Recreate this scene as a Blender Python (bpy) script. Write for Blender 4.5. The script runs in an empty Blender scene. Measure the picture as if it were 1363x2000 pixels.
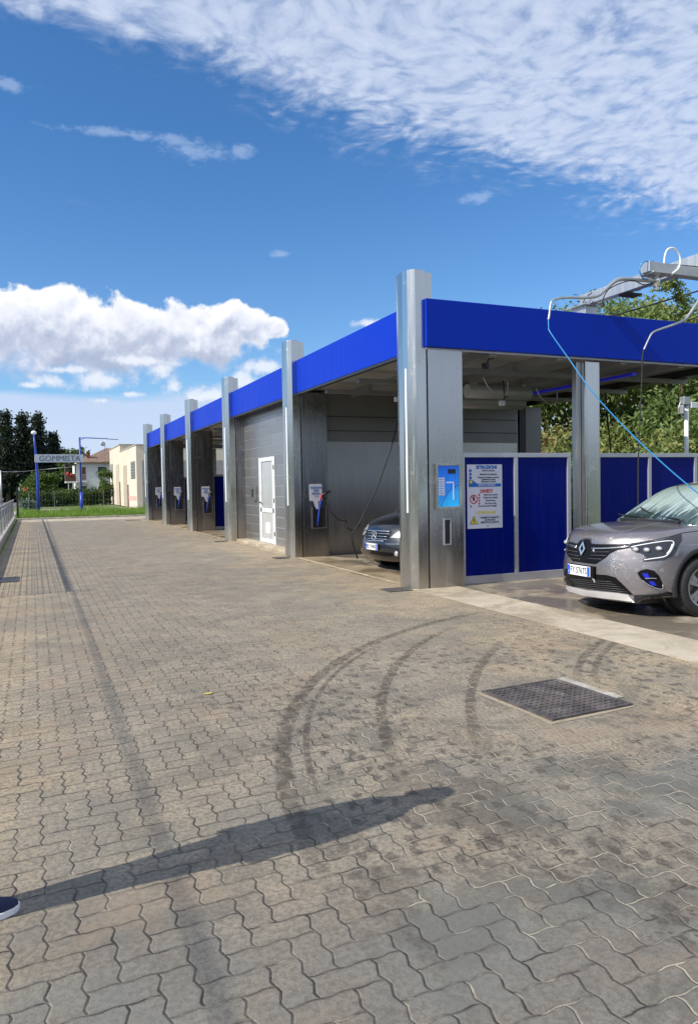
import bpy, bmesh, math, random
from mathutils import Vector, Matrix, Euler
from mathutils.bvhtree import BVHTree
random.seed(7)
R = math.radians
SC = bpy.context.scene
COL = SC.collection

# ---------------------------------------------------------------- camera
CAM_H = 1.57
RX = Vector((0.919, 0.030, -0.392)); RY = Vector((-0.393, 0.027, -0.919))
RX = Vector((0.91946, 0.02986, -0.39205)); RY = Vector((-0.39278, 0.02710, -0.91923))
RX.normalize(); RY = (RY - RX * RX.dot(RY)).normalized(); RZ = RX.cross(RY)
cam_d = bpy.data.cameras.new('camera'); cam = bpy.data.objects.new('camera', cam_d); COL.objects.link(cam)
m = Matrix((RX, RY, RZ)).to_4x4(); m.translation = Vector((0, 0, CAM_H)); cam.matrix_world = m
cam_d.sensor_fit = 'HORIZONTAL'; cam_d.sensor_width = 36.0; cam_d.lens = 36 * 1449.36 / 1363
cam_d.clip_start = 0.05; cam_d.clip_end = 4000
SC.camera = cam

def sky_dir(px, py):          # photograph pixel -> world direction, used for the clouds only
    c = Vector((px - 681.5, -(py - 1000), -1449.36))
    return Vector((RX.dot(c), RY.dot(c), RZ.dot(c))).normalized()

# ---------------------------------------------------------------- objects
def tag(o, label=None, cat=None, group=None, kind=None):
    if label: o['label'] = label
    if cat: o['category'] = cat
    if group: o['group'] = group
    if kind: o['kind'] = kind
    return o
def thing(name, label, cat, loc=(0, 0, 0), rz=0.0, group=None):
    o = bpy.data.objects.new(name, None); COL.objects.link(o)
    o.location = loc; o.rotation_euler = (0, 0, rz); o.empty_display_size = 0.2
    return tag(o, label, cat, group)
def link(name, me, mat=None, parent=None, smooth=False):
    o = bpy.data.objects.new(name, me); COL.objects.link(o)
    if mat is not None and len(me.materials) == 0: me.materials.append(mat)
    if smooth: me.polygons.foreach_set('use_smooth', [True] * len(me.polygons))
    if parent is not None: o.parent = parent
    return o
class MB:
    """collects shapes and links them as one mesh object"""
    def __init__(s): s.v = []; s.f = []; s.mi = []; s.sm = []; s.cur = 0
    def add(s, vs, fs, smooth=False):
        n = len(s.v); s.v += [tuple(p) for p in vs]
        for f in fs: s.f.append([n + i for i in f]); s.mi.append(s.cur); s.sm.append(smooth)
        return s
    def box(s, x0, x1, y0, y1, z0, z1, M=None):
        vs = [Vector((x, y, z)) for z in (z0, z1) for y in (y0, y1) for x in (x0, x1)]
        if M is not None: vs = [M @ p for p in vs]
        return s.add(vs, [(0, 2, 3, 1), (4, 5, 7, 6), (0, 1, 5, 4), (2, 6, 7, 3), (0, 4, 6, 2), (1, 3, 7, 5)])
    def prism(s, pts, z0, z1, smooth=False, M=None):
        n = len(pts); vs = [Vector((x, y, z0)) for x, y in pts] + [Vector((x, y, z1)) for x, y in pts]
        if M is not None: vs = [M @ p for p in vs]
        s.add(vs, [tuple(reversed(range(n))), tuple(range(n, 2 * n))])
        k = len(s.v) - 2 * n
        for i in range(n):
            j = (i + 1) % n; s.f.append([k + i, k + j, k + n + j, k + n + i]); s.mi.append(s.cur); s.sm.append(smooth)
        return s
    def tube(s, pts, r, seg=8, caps=True):
        pts = [Vector(p) for p in pts]; n = len(pts); rs = r if isinstance(r, (list, tuple)) else [r] * n
        rings = []; prev = None
        for i, p in enumerate(pts):
            t = (pts[min(i + 1, n - 1)] - pts[max(i - 1, 0)]).normalized()
            if prev is None:
                a = Vector((0, 0, 1)) if abs(t.z) < 0.9 else Vector((1, 0, 0)); u = t.cross(a).normalized()
            else:
                u = (prev - t * prev.dot(t)).normalized()
            prev = u; w = t.cross(u)
            rings.append([p + (u * math.cos(2 * math.pi * k / seg) + w * math.sin(2 * math.pi * k / seg)) * rs[i] for k in range(seg)])
        vs = [q for rg in rings for q in rg]; fs = []
        for i in range(n - 1):
            for k in range(seg):
                k2 = (k + 1) % seg; fs.append((i * seg + k, i * seg + k2, (i + 1) * seg + k2, (i + 1) * seg + k))
        s.add(vs, fs, True)
        if caps: b = len(s.v) - len(vs); s.f += [[b + k for k in reversed(range(seg))], [b + (n - 1) * seg + k for k in range(seg)]]; s.mi += [s.cur] * 2; s.sm += [False] * 2
        return s
    def cyl(s, c, axis, r, h, seg=24):
        a = Vector(axis).normalized(); c = Vector(c)
        return s.tube([c - a * h / 2, c + a * h / 2], r, seg)
    def ball(s, c, rx, ry, rz, seg=16, rg=10, M=None):
        vs = []; fs = []
        for i in range(rg + 1):
            a = math.pi * i / rg
            for k in range(seg):
                b = 2 * math.pi * k / seg; p = Vector((c[0] + rx * math.sin(a) * math.cos(b), c[1] + ry * math.sin(a) * math.sin(b), c[2] + rz * math.cos(a)))
                vs.append(M @ p if M is not None else p)
        for i in range(rg):
            for k in range(seg): k2 = (k + 1) % seg; fs.append((i * seg + k, (i + 1) * seg + k, (i + 1) * seg + k2, i * seg + k2))
        return s.add(vs, fs, True)
    def mesh(s, name, mats):
        me = bpy.data.meshes.new(name); me.from_pydata(s.v, [], s.f)
        for mt in (mats if isinstance(mats, (list, tuple)) else [mats]): me.materials.append(mt)
        me.polygons.foreach_set('material_index', s.mi); me.polygons.foreach_set('use_smooth', s.sm)
        me.update(); return me
    def build(s, name, mats, parent=None, bevel=0.0, loc=None):
        o = link(name, s.mesh(name, mats), None, parent)
        if loc: o.location = loc
        if bevel:
            b = o.modifiers.new('bevel', 'BEVEL'); b.width = bevel; b.segments = 2; b.limit_method = 'ANGLE'; b.angle_limit = R(40)
            b.harden_normals = False
        return o
def spline(pts, n=8):
    pts = [Vector(p) for p in pts]; out = []
    P = [pts[0] * 2 - pts[1]] + pts + [pts[-1] * 2 - pts[-2]]
    for i in range(1, len(P) - 2):
        for k in range(n):
            t = k / n; a, b, c, d = P[i - 1:i + 3]
            out.append(0.5 * ((2 * b) + (c - a) * t + (2 * a - 5 * b + 4 * c - d) * t * t + (3 * b - a - 3 * c + d) * t ** 3))
    out.append(pts[-1]); return out
def text_mesh(name, body, size, mat, parent=None, depth=0.002, M=None, align='CENTER', sx=1.0, bold=0.0, shear=0.0):
    cu = bpy.data.curves.new(name, 'FONT'); cu.body = body; cu.size = size; cu.extrude = depth; cu.align_x = align
    cu.offset = bold; cu.shear = shear; cu.resolution_u = 3; cu.align_y = 'CENTER'
    t = bpy.data.objects.new('tmp', cu); COL.objects.link(t)
    dg = bpy.context.evaluated_depsgraph_get(); me = bpy.data.meshes.new_from_object(t.evaluated_get(dg))
    bpy.data.objects.remove(t); bpy.data.curves.remove(cu)
    me.materials.clear(); me.materials.append(mat)
    X = (M if M is not None else Matrix.Identity(4)) @ Matrix.Diagonal((sx, 1, 1, 1)); me.transform(X); me.name = name
    o = bpy.data.objects.new(name, me); COL.objects.link(o)
    if parent is not None: o.parent = parent
    return o
def copy_tree(o, parent=None):
    kids = [c for c in bpy.data.objects if c.parent == o]
    c = o.copy(); COL.objects.link(c); c.parent = parent
    for k in kids: copy_tree(k, c)
    return c
def front_frame(x, y, z):      # text plane facing -Y (readable by someone looking along +Y)
    return Matrix.Translation((x, y, z)) @ Matrix.Rotation(R(90), 4, 'X')
def side_frame(x, y, z):       # text plane facing -X
    return Matrix.Translation((x, y, z)) @ Matrix.Rotation(R(-90), 4, 'Z') @ Matrix.Rotation(R(90), 4, 'X')

# ---------------------------------------------------------------- materials
class NT:
    def __init__(s, tree): s.t = tree; s.n = tree.nodes; s.l = tree.links
    def new(s, kind, **kw):
        nd = s.n.new(kind)
        for k, v in kw.items(): setattr(nd, k, v)
        return nd
    def put(s, sock, v):
        if v is None: return
        if isinstance(v, bpy.types.NodeSocket): s.l.new(v, sock)
        else:
            if sock.type in ('RGBA',) and len(v) == 3: v = (*v, 1)
            sock.default_value = v
    def math(s, op, a, b=None, c=None, clamp=False):
        nd = s.new('ShaderNodeMath', operation=op); nd.use_clamp = clamp
        for i, v in enumerate((a, b, c)):
            if v is not None: s.put(nd.inputs[i], v)
        return nd.outputs[0]
    def vmath(s, op, a, b=None, out=0, scale=None):
        nd = s.new('ShaderNodeVectorMath', operation=op); s.put(nd.inputs[0], a)
        if b is not None: s.put(nd.inputs[1], b)
        if scale is not None: s.put(nd.inputs['Scale'], scale)
        return nd.outputs[out]
    def dot(s, a, b): return s.vmath('DOT_PRODUCT', a, b, 1)
    def noise(s, vec, scale, detail=3, rough=0.55, dist=0.0, out=0, typ=None, dim='3D'):
        nd = s.new('ShaderNodeTexNoise'); nd.noise_dimensions = dim
        if typ: nd.noise_type = typ
        s.put(nd.inputs['Vector'], vec); nd.inputs['Scale'].default_value = scale; nd.inputs['Detail'].default_value = detail
        nd.inputs['Roughness'].default_value = rough; nd.inputs['Distortion'].default_value = dist
        return nd.outputs[out]
    def voro(s, vec, scale, feature='F1', out='Distance', rnd=1.0, dim='3D'):
        nd = s.new('ShaderNodeTexVoronoi', feature=feature); nd.voronoi_dimensions = dim; s.put(nd.inputs['Vector'], vec); nd.inputs['Scale'].default_value = scale
        nd.inputs['Randomness'].default_value = rnd
        return nd.outputs[out]
    def ramp(s, f, stops, interp='LINEAR'):
        nd = s.new('ShaderNodeValToRGB'); cr = nd.color_ramp; cr.interpolation = interp
        while len(cr.elements) < len(stops): cr.elements.new(0.5)
        for e, (p, c) in zip(cr.elements, stops):
            e.position = p; e.color = (*c, 1) if len(c) == 3 else c
        s.put(nd.inputs[0], f); return nd.outputs[0]
    def mr(s, v, a, b, c=0.0, d=1.0, smooth=False):
        nd = s.new('ShaderNodeMapRange'); nd.interpolation_type = 'SMOOTHSTEP' if smooth else 'LINEAR'
        s.put(nd.inputs[0], v)
        for i, q in enumerate((a, b, c, d)): s.put(nd.inputs[i + 1], q)
        return nd.outputs[0]
    def mix(s, f, a, b, mode='MIX'):
        nd = s.new('ShaderNodeMix', data_type='RGBA', blend_type=mode); nd.clamp_factor = True
        s.put(nd.inputs[0], f); s.put(nd.inputs[6], a); s.put(nd.inputs[7], b); return nd.outputs[2]
    def bump(s, h, strength=0.3, dist=0.01, normal=None):
        nd = s.new('ShaderNodeBump'); nd.inputs['Strength'].default_value = strength; nd.inputs['Distance'].default_value = dist
        s.put(nd.inputs['Height'], h)
        if normal is not None: s.put(nd.inputs['Normal'], normal)
        return nd.outputs[0]
    def sep(s, v): nd = s.new('ShaderNodeSeparateXYZ'); s.put(nd.inputs[0], v); return nd.outputs
    def comb(s, x, y, z=0.0):
        nd = s.new('ShaderNodeCombineXYZ')
        for i, v in enumerate((x, y, z)): s.put(nd.inputs[i], v)
        return nd.outputs[0]
    def scalev(s, v, sc): return s.vmath('MULTIPLY', v, sc)
def mat(name):
    mt = bpy.data.materials.new(name); mt.use_nodes = True; t = NT(mt.node_tree)
    b = mt.node_tree.nodes['Principled BSDF']
    g = t.new('ShaderNodeNewGeometry'); tc = t.new('ShaderNodeTexCoord')
    return mt, t, b, g.outputs['Position'], tc.outputs['Object']
def setb(t, b, col=None, rough=None, metal=None, normal=None, **kw):
    if col is not None: t.put(b.inputs['Base Color'], col)
    if rough is not None: t.put(b.inputs['Roughness'], rough)
    if metal is not None: t.put(b.inputs['Metallic'], metal)
    if normal is not None: t.put(b.inputs['Normal'], normal)
    for k, v in kw.items(): t.put(b.inputs[k.replace('_', ' ')], v)
def simple(name, col, rough=0.5, metal=0.0, var=0.12, scale=3.0, bump=0.0, **kw):
    """a plain material with procedural colour, roughness and optional grain variation"""
    mt, t, b, P, O = mat(name)
    n = t.noise(P, scale, 4, 0.6)
    dark = tuple(c * (1 - var) for c in col); lite = tuple(min(1, c * (1 + var)) for c in col)
    setb(t, b, t.mix(t.mr(n, 0.3, 0.7), dark, lite), t.mr(t.noise(P, scale * 4, 3), 0.3, 0.7, max(0.02, rough - 0.06), rough + 0.06), metal, **kw)
    if bump: t.put(b.inputs['Normal'], t.bump(t.noise(P, scale * 20, 3), bump, 0.01))
    return mt
M = {}
# ---------------------------------------------------------------- paving: interlocking zigzag blocks laid in herringbone
CELL = 0.1095
def paver_nodes(t, P):
    x, y, z = t.sep(P)
    wob = t.mix(0.30, t.noise(P, 1.3, 1, out=1), t.noise(P, 55, 3, 0.7, out=1))
    wx, wy, _ = t.sep(wob)
    u = t.math('DIVIDE', t.math('ADD', x, t.mr(wx, 0, 1, -0.011, 0.011)), CELL)
    v = t.math('DIVIDE', t.math('ADD', y, t.mr(wy, 0, 1, -0.011, 0.011)), CELL)
    def tri(q, lo=0.03):   # rounded zigzag of period 1
        a = t.math('PINGPONG', t.math('ADD', q, 0.25), 0.5)
        return t.mr(a, lo, 0.5 - lo, -1.0, 1.0, smooth=False)
    u2 = t.math('ADD', u, t.math('MULTIPLY', tri(v, 0.03), 0.072))
    v2 = t.math('ADD', v, t.math('MULTIPLY', tri(u, 0.08), 0.034))
    i = t.math('FLOOR', u2); j = t.math('FLOOR', v2)
    fu = t.math('SUBTRACT', u2, i); fv = t.math('SUBTRACT', v2, j)
    mm = t.math('FLOORED_MODULO', t.math('SUBTRACT', i, j), 4.0)
    def isn(k): return t.math('COMPARE', mm, float(k), 0.1)
    is0, is1, is2, is3 = isn(0), isn(1), isn(2), isn(3)
    def far(d, flag): return t.math('ADD', d, flag)
    dR = far(t.math('SUBTRACT', 1.0, fu), is0); dL = far(fu, is1)
    dB = far(fv, is2); dT = far(t.math('SUBTRACT', 1.0, fv), is3)
    d = t.math('MULTIPLY', t.math('MINIMUM', t.math('MINIMUM', dR, dL), t.math('MINIMUM', dB, dT)), CELL)
    bid = t.comb(t.math('SUBTRACT', i, is1), t.math('SUBTRACT', j, is2), 0.0)
    wn = t.new('ShaderNodeTexWhiteNoise', noise_dimensions='2D'); t.put(wn.inputs['Vector'], bid)
    return d, wn.outputs['Value'], wn.outputs['Color'], x, y
def arc_mark(t, x, y, cx, cy, r, w, a0, a1, P):
    """a curved tyre mark of its own shape on the ground"""
    dx = t.math('SUBTRACT', x, cx); dy = t.math('SUBTRACT', y, cy)
    rr = t.math('SQRT', t.math('ADD', t.math('MULTIPLY', dx, dx), t.math('MULTIPLY', dy, dy)))
    band = t.math('SUBTRACT', 1.0, t.math('DIVIDE', t.math('ABSOLUTE', t.math('SUBTRACT', rr, r)), w), clamp=True)
    band = t.mr(t.math('ADD', band, t.mr(t.noise(P, 16, 4, 0.7), 0.3, 0.7, -0.35, 0.25)), 0.05, 0.45, smooth=True)
    ang = t.math('ARCTAN2', dy, t.math('MULTIPLY', dx, -1.0))
    e = 0.05
    m1 = t.mr(ang, a0 - e, a0 + e); m2 = t.mr(ang, a1 + e, a1 - e)
    return t.math('MULTIPLY', band, t.math('MULTIPLY', m1, m2))
def make_paving():
    mt, t, b, P, O = mat('paving_blocks')
    d, rv, rc, x, y = paver_nodes(t, P)
    big = t.noise(P, 0.55, 4, 0.6); mid = t.noise(P, 3.0, 5, 0.65); fine = t.noise(P, 42, 5, 0.75); grit = t.noise(P, 170, 2, 0.7)
    base = t.mix(t.mr(big, 0.35, 0.65), (0.298, 0.252, 0.180), (0.415, 0.345, 0.243))
    base = t.mix(t.mr(rv, 0, 1, 0, 0.45), base, (0.215, 0.188, 0.145))
    base = t.mix(t.math('MULTIPLY', t.mr(rv, 0.88, 0.98), 0.35), base, (0.33, 0.26, 0.20))
    # sandy deposit close to the wash and along the left edge
    nearb = t.math('ADD', t.mr(x, 2.6, 5.0, 0, 1), t.mr(x, 0.5, -0.3, 0, 1.0))
    sand = t.mr(t.math('ADD', nearb, t.mr(t.noise(P, 0.9, 5, 0.6), 0.3, 0.7, -0.55, 0.55)), 0.35, 1.1, smooth=True)
    base = t.mix(t.math('MULTIPLY', sand, 0.75), base, (0.52, 0.395, 0.235))
    # darker, cooler tone towards the front
    front_tone = t.mr(t.math('ADD', t.mr(y, 3.9, 1.9), t.mr(big, 0.3, 0.7, -0.6, 0.6)), 0.25, 1.0, smooth=True)
    base = t.mix(t.math('MULTIPLY', front_tone, 0.72), base, (0.125, 0.130, 0.125))
    base = t.mix(t.mr(mid, 0.38, 0.70, 0, 0.50), base, (0.15, 0.135, 0.11))
    base = t.mix(t.mr(fine, 0.44, 0.58, 0, 0.72), base, (0.115, 0.10, 0.08))
    base = t.mix(t.mr(grit, 0.62, 0.72, 0, 0.45), base, (0.55, 0.50, 0.41))
    gr = t.noise(t.vmath('ADD', P, (7.3, 1.1, 0)), 1.9, 7, 0.72, 0.5)
    zone = t.math('MULTIPLY', t.mr(x, 0.2, 2.0), t.mr(y, 6.5, 3.0))
    base = t.mix(t.math('MULTIPLY', t.mr(gr, 0.45, 0.58, smooth=True), t.math('ADD', 0.24, t.math('MULTIPLY', zone, 0.50))), base, (0.085, 0.078, 0.064))
    cool = t.noise(t.vmath('ADD', P, (1.3, 9.1, 0)), 0.9, 4, 0.6)
    base = t.mix(t.math('MULTIPLY', t.mr(cool, 0.48, 0.60, smooth=True), t.math('MULTIPLY', t.mr(y, 6.0, 2.5), 0.38)), base, (0.145, 0.155, 0.145))
    base = t.mix(t.math('MULTIPLY', t.mr(cool, 0.46, 0.36, smooth=True), 0.35), base, (0.30, 0.215, 0.14))
    # oil and wheel spots
    sp = t.voro(t.scalev(t.vmath('ADD', P, t.vmath('SCALE', t.noise(P, 11, 3, 0.65, out=1), scale=0.11)), (1.25, 0.85, 1)), 6.5, dim='2D')
    sp2 = t.voro(t.vmath('ADD', P, t.vmath('SCALE', t.noise(P, 20, 2, out=1), scale=0.05)), 17.0, dim='2D')
    spots = t.math('MULTIPLY', t.mr(sp, 0.30, 0.15, smooth=True), t.mr(t.noise(P, 0.8, 3), 0.42, 0.54, smooth=True))
    spots = t.math('MAXIMUM', spots, t.math('MULTIPLY', t.mr(sp2, 0.22, 0.10), t.mr(t.noise(P, 1.7, 4), 0.50, 0.62)))
    spots = t.math('MULTIPLY', spots, t.math('MULTIPLY', t.mr(x, 0.3, 1.5, smooth=True), t.mr(y, 9.0, 5.0)))
    base = t.mix(t.math('MULTIPLY', spots, t.mr(fine, 0.35, 0.6, 0.45, 0.9)), base, (0.060, 0.052, 0.042))
    # tyre marks
    br = t.mr(t.noise(t.scalev(P, (1, 1, 1)), 14, 4, 0.7), 0.40, 0.56, 0.42, 1.0)
    marks = None
    for (cx, cy, r, w, a0, a1) in ((6.39, 2.43, 5.356, 0.070, 0.10, 1.28), (6.44, 2.50, 5.24, 0.028, 0.2, 0.85), (7.61, 2.03, 6.008, 0.055, 0.30, 0.92),
                                   (7.39, 1.82, 4.48, 0.050, 0.72, 1.20), (7.41, 1.82, 4.36, 0.040, 0.72, 1.20), (8.85, 0.66, 7.134, 0.055, 0.47, 0.83),
                                   (35.65, 10.49, 32.59, 0.05, -0.24, -0.20), (13.9, 4.39, 12.19, 0.045, -0.23, -0.09), (5.92, 1.9, 4.761, 0.05, 0.0, 0.25), (5.18, 2.68, 2.742, 0.045, -0.2, 0.25)):
        a = arc_mark(t, x, y, cx, cy, r, w, a0, a1, P)
        if r > 10 or r < 4.8 and cx < 6: a = t.math('MULTIPLY', a, t.mr(t.noise(P, 7.0, 4, 0.7), 0.44, 0.58, 0.0, 0.75))
        marks = a if marks is None else t.math('MAXIMUM', marks, a)
    base = t.mix(t.math('MULTIPLY', t.math('MULTIPLY', marks, br), 0.74), base, (0.048, 0.036, 0.024))
    # joints: dark gaps, in places pale with sand and painted sunlit edge glints
    jn = t.noise(P, 4.0, 3, 0.6)
    wj = t.mr(t.noise(P, 12, 3), 0.3, 0.7, 0.0022, 0.0062)
    joint = t.mr(d, wj, t.math('MULTIPLY', wj, 0.35), smooth=True)
    fill_glint = t.mr(t.math('ADD', jn, t.mr(x, 0.6, 3.0, -0.10, 0.10)), 0.47, 0.56)
    jcol = t.mix(fill_glint, (0.030, 0.026, 0.022), (0.40, 0.35, 0.26))
    thr = t.mr(t.noise(P, 5.0, 4, 0.65), 0.38, 0.58, 0.25, 1.0)
    edge = t.mr(d, 0.016, 0.004)
    base = t.mix(t.math('MULTIPLY', edge, 0.25), base, (0.12, 0.105, 0.085))
    col = t.mix(t.math('MULTIPLY', joint, thr), base, jcol)
    bev = t.mr(d, 0.001, 0.008, 0, 1, smooth=True)
    h = t.math('ADD', t.math('MULTIPLY', bev, 1.0), t.math('ADD', t.math('MULTIPLY', fine, 0.55), t.math('MULTIPLY', rv, 0.12)))
    h = t.math('ADD', h, t.math('MULTIPLY', grit, 0.22))
    setb(t, b, col, t.mr(mid, 0.3, 0.7, 0.72, 0.92), normal=t.bump(h, 0.68, 0.006))
    return mt
M['paving'] = make_paving()
def make_concrete(name, a, c, wet=0.0, scale=1.0):
    mt, t, b, P, O = mat(name)
    n1 = t.noise(P, 0.7 * scale, 5, 0.62); n2 = t.noise(P, 5 * scale, 5, 0.65); n3 = t.noise(P, 90, 3, 0.6)
    col = t.mix(t.mr(n1, 0.35, 0.65), a, c)
    col = t.mix(t.mr(n2, 0.4, 0.7, 0, 0.35), col, tuple(q * 0.6 for q in a))
    col = t.mix(t.mr(n3, 0.5, 0.68, 0, 0.3), col, tuple(q * 0.5 for q in a))
    col = t.mix(t.mr(t.noise(t.vmath('ADD', P, (3.1, 0.4, 0)), 1.4 * scale, 6, 0.68, 0.5), 0.45, 0.62, 0, 0.65, smooth=True), col, (0.24, 0.185, 0.115))
    w = t.mr(t.noise(P, 0.9, 4, 0.6, 0.6), 0.44 - 0.08 * wet, 0.60 - 0.08 * wet, smooth=True)
    if wet:
        col = t.mix(t.math('MULTIPLY', w, wet), col, tuple(q * 0.42 for q in c))
        rough = t.mix(w, (0.8, 0.8, 0.8), (0.16, 0.16, 0.16))
        setb(t, b, col, rough, normal=t.bump(t.math('ADD', n2, n3), 0.12, 0.004))
    else: setb(t, b, col, 0.85, normal=t.bump(t.math('ADD', n2, n3), 0.3, 0.006))
    return mt
M['concrete'] = make_concrete('pale_concrete', (0.42, 0.36, 0.26), (0.54, 0.47, 0.36))
M['wash_floor'] = make_concrete('wet_concrete', (0.32, 0.27, 0.20), (0.40, 0.34, 0.26), 0.75)
M['kerb'] = make_concrete('kerb_concrete', (0.38, 0.36, 0.32), (0.50, 0.48, 0.43), 0, 4)
M['asphalt'] = simple('asphalt', (0.13, 0.13, 0.14), 0.85, 0, 0.2, 0.7, 0.4)
M['road_paint'] = simple('road_paint', (0.62, 0.62, 0.60), 0.6, 0, 0.15, 5)
M['gravel'] = simple('gravel', (0.30, 0.28, 0.22), 0.95, 0, 0.3, 1.2, 0.6)
M['soil'] = simple('dry_grass_ground', (0.11, 0.14, 0.05), 0.95, 0, 0.35, 0.5, 0.5)
def make_steel(name, base, rough, streak=0.06, metal=1.0):
    mt, t, b, P, O = mat(name)
    q = t.scalev(P, (60, 60, 0.35)); n = t.noise(q, 0.35, 2, 0.4)
    n2 = t.noise(t.scalev(P, (1.5, 1.5, 0.5)), 1.2, 2, 0.5); n3 = t.noise(P, 7, 4, 0.65)
    x, y, z = t.sep(P)
    dirt = t.math('MULTIPLY', t.mr(t.math('ADD', z, t.mr(n2, 0.3, 0.7, -0.25, 0.25)), 0.85, -0.1, smooth=True), 0.45)
    c = t.mix(t.mr(n, 0.3, 0.7), tuple(v * 0.97 for v in base), base)
    c = t.mix(dirt, c, (0.45, 0.38, 0.28))
    st = t.mr(t.noise(t.scalev(P, (14, 14, 0.9)), 1.0, 5, 0.65), 0.50, 0.66, smooth=True)
    sm = t.mr(t.noise(P, 5.0, 5, 0.7), 0.60, 0.70)
    c = t.mix(t.math('ADD', t.math('MULTIPLY', st, 0.16), t.math('MULTIPLY', sm, 0.14)), c, (0.78, 0.77, 0.74))
    r = t.math('ADD', t.math('ADD', t.math('MULTIPLY', st, 0.07), t.math('MULTIPLY', sm, 0.10)), t.mr(n, 0.3, 0.7, rough - streak * 0.3, rough + streak * 0.3), t.mr(n2, 0.35, 0.65, -0.02, 0.03))
    r = t.math('ADD', r, t.math('MULTIPLY', dirt, 0.4))
    setb(t, b, c, r, metal); return mt
M['steel'] = make_steel('brushed_stainless', (0.57, 0.57, 0.54), 0.22)
M['steel_dark'] = make_steel('brushed_stainless_cladding', (0.47, 0.46, 0.45), 0.36)
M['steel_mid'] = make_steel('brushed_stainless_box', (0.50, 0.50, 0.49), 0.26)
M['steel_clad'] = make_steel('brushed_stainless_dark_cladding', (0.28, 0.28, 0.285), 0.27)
M['grille_grey'] = simple('grille_grey', (0.10, 0.10, 0.11), 0.4, 0.3)
M['galv'] = make_steel('galvanised_steel', (0.50, 0.52, 0.53), 0.48, 0.1, 0.85)
def make_tile_wall():
    mt, t, b, P, O = mat('pressed_metal_tiles')
    x, y, z = t.sep(P)
    r = t.math('DIVIDE', z, 0.262); row = t.math('FLOOR', r); fr = t.math('SUBTRACT', r, row)
    yy = t.math('ADD', y, t.math('MULTIPLY', row, 1.31)); c = t.math('DIVIDE', yy, 2.4); cf = t.math('SUBTRACT', c, t.math('FLOOR', c))
    dh = t.math('MULTIPLY', t.math('MINIMUM', fr, t.math('SUBTRACT', 1.0, fr)), 0.262)
    dv = t.math('MULTIPLY', t.math('MINIMUM', cf, t.math('SUBTRACT', 1.0, cf)), 2.4)
    d = t.math('MINIMUM', dh, dv); g = t.mr(d, 0.012, 0.004, smooth=True)
    wn = t.new('ShaderNodeTexWhiteNoise', noise_dimensions='2D'); t.put(wn.inputs['Vector'], t.comb(row, t.math('FLOOR', c)))
    n = t.noise(P, 1.2, 3); 
    base = t.mix(t.mr(wn.outputs['Value'], 0, 1), (0.36, 0.35, 0.34), (0.44, 0.43, 0.42))
    base = t.mix(t.math('MULTIPLY', g, 0.8), base, (0.75, 0.75, 0.74))
    setb(t, b, base, t.mr(n, 0.3, 0.7, 0.28, 0.42), 0.85, normal=t.bump(t.math('MULTIPLY', t.mr(d, 0.0, 0.014, smooth=True), 1.0), 0.5, 0.01)); return mt
M['tiles'] = make_tile_wall()
def make_blue(name, col, rough):
    mt, t, b, P, O = mat(name)
    n = t.noise(P, 1.1, 3, 0.5); n2 = t.noise(t.scalev(P, (6, 6, 0.6)), 1.6, 4, 0.6)
    b.inputs['Specular IOR Level'].default_value = 0.10
    setb(t, b, t.mix(t.mr(n2, 0.4, 0.7, 0, 0.25), col, tuple(c * 0.8 + 0.012 for c in col)), t.mr(n2, 0.3, 0.7, rough - 0.05, rough + 0.08),
         normal=t.bump(n, 0.08, 0.06)); return mt
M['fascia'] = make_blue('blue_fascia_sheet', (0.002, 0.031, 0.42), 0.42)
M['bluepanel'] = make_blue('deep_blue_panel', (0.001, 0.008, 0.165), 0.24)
M['alu'] = simple('anodised_aluminium', (0.50, 0.51, 0.55), 0.42, 0.55, 0.06)
M['white'] = simple('white_paint', (0.78, 0.79, 0.80), 0.45, 0, 0.05)
M['led'] = simple('white_light_strip', (0.85, 0.86, 0.88), 0.3, 0, 0.03, Emission_Color=(0.95, 0.97, 1.0, 1), Emission_Strength=0.4)  # white pillar strip, emission added so it looks sunlit
M['bluelight'] = simple('blue_light_tube', (0.02, 0.02, 0.5), 0.4, 0, 0.1, Emission_Color=(0.01, 0.012, 0.65, 1), Emission_Strength=0.12)  # blue roof edge, emission stands in for sunlight on it
M['ceiling'] = simple('grey_ceiling_sheet', (0.42, 0.42, 0.40), 0.45, 0.3, 0.15, 0.8)
M['beam'] = simple('grey_steel_beam', (0.28, 0.28, 0.29), 0.5, 0.4, 0.15)
M['black'] = simple('black_plastic', (0.018, 0.018, 0.020), 0.42, 0, 0.2)
M['rubber'] = simple('black_rubber', (0.022, 0.022, 0.023), 0.75, 0, 0.2, 20, 0.2)
M['chrome'] = simple('chrome', (0.82, 0.83, 0.85), 0.12, 1.0, 0.03)
M['inner'] = simple('interior_grey_panel', (0.20, 0.20, 0.20), 0.38, 0.35, 0.12, 0.6)
M['hose_blue'] = simple('blue_hose', (0.015, 0.22, 0.50), 0.35, 0, 0.1)
M['pole_blue'] = simple('blue_enamel', (0.02, 0.06, 0.42), 0.4, 0, 0.15)
M['cast_iron'] = None
def make_iron():
    mt, t, b, P, O = mat('cast_iron_cover')
    n = t.noise(P, 6, 5, 0.65); n2 = t.noise(P, 80, 3)
    c = t.mix(t.mr(n, 0.4, 0.65), (0.085, 0.075, 0.075), (0.17, 0.15, 0.14))
    c = t.mix(t.mr(t.noise(P, 2.6, 4, 0.6), 0.62, 0.72, 0, 0.7), c, (0.38, 0.34, 0.27))
    setb(t, b, c, t.mr(n2, 0.3, 0.7, 0.45, 0.7), 0.35, normal=t.bump(n2, 0.4, 0.003)); return mt
M['iron'] = make_iron()
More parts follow.
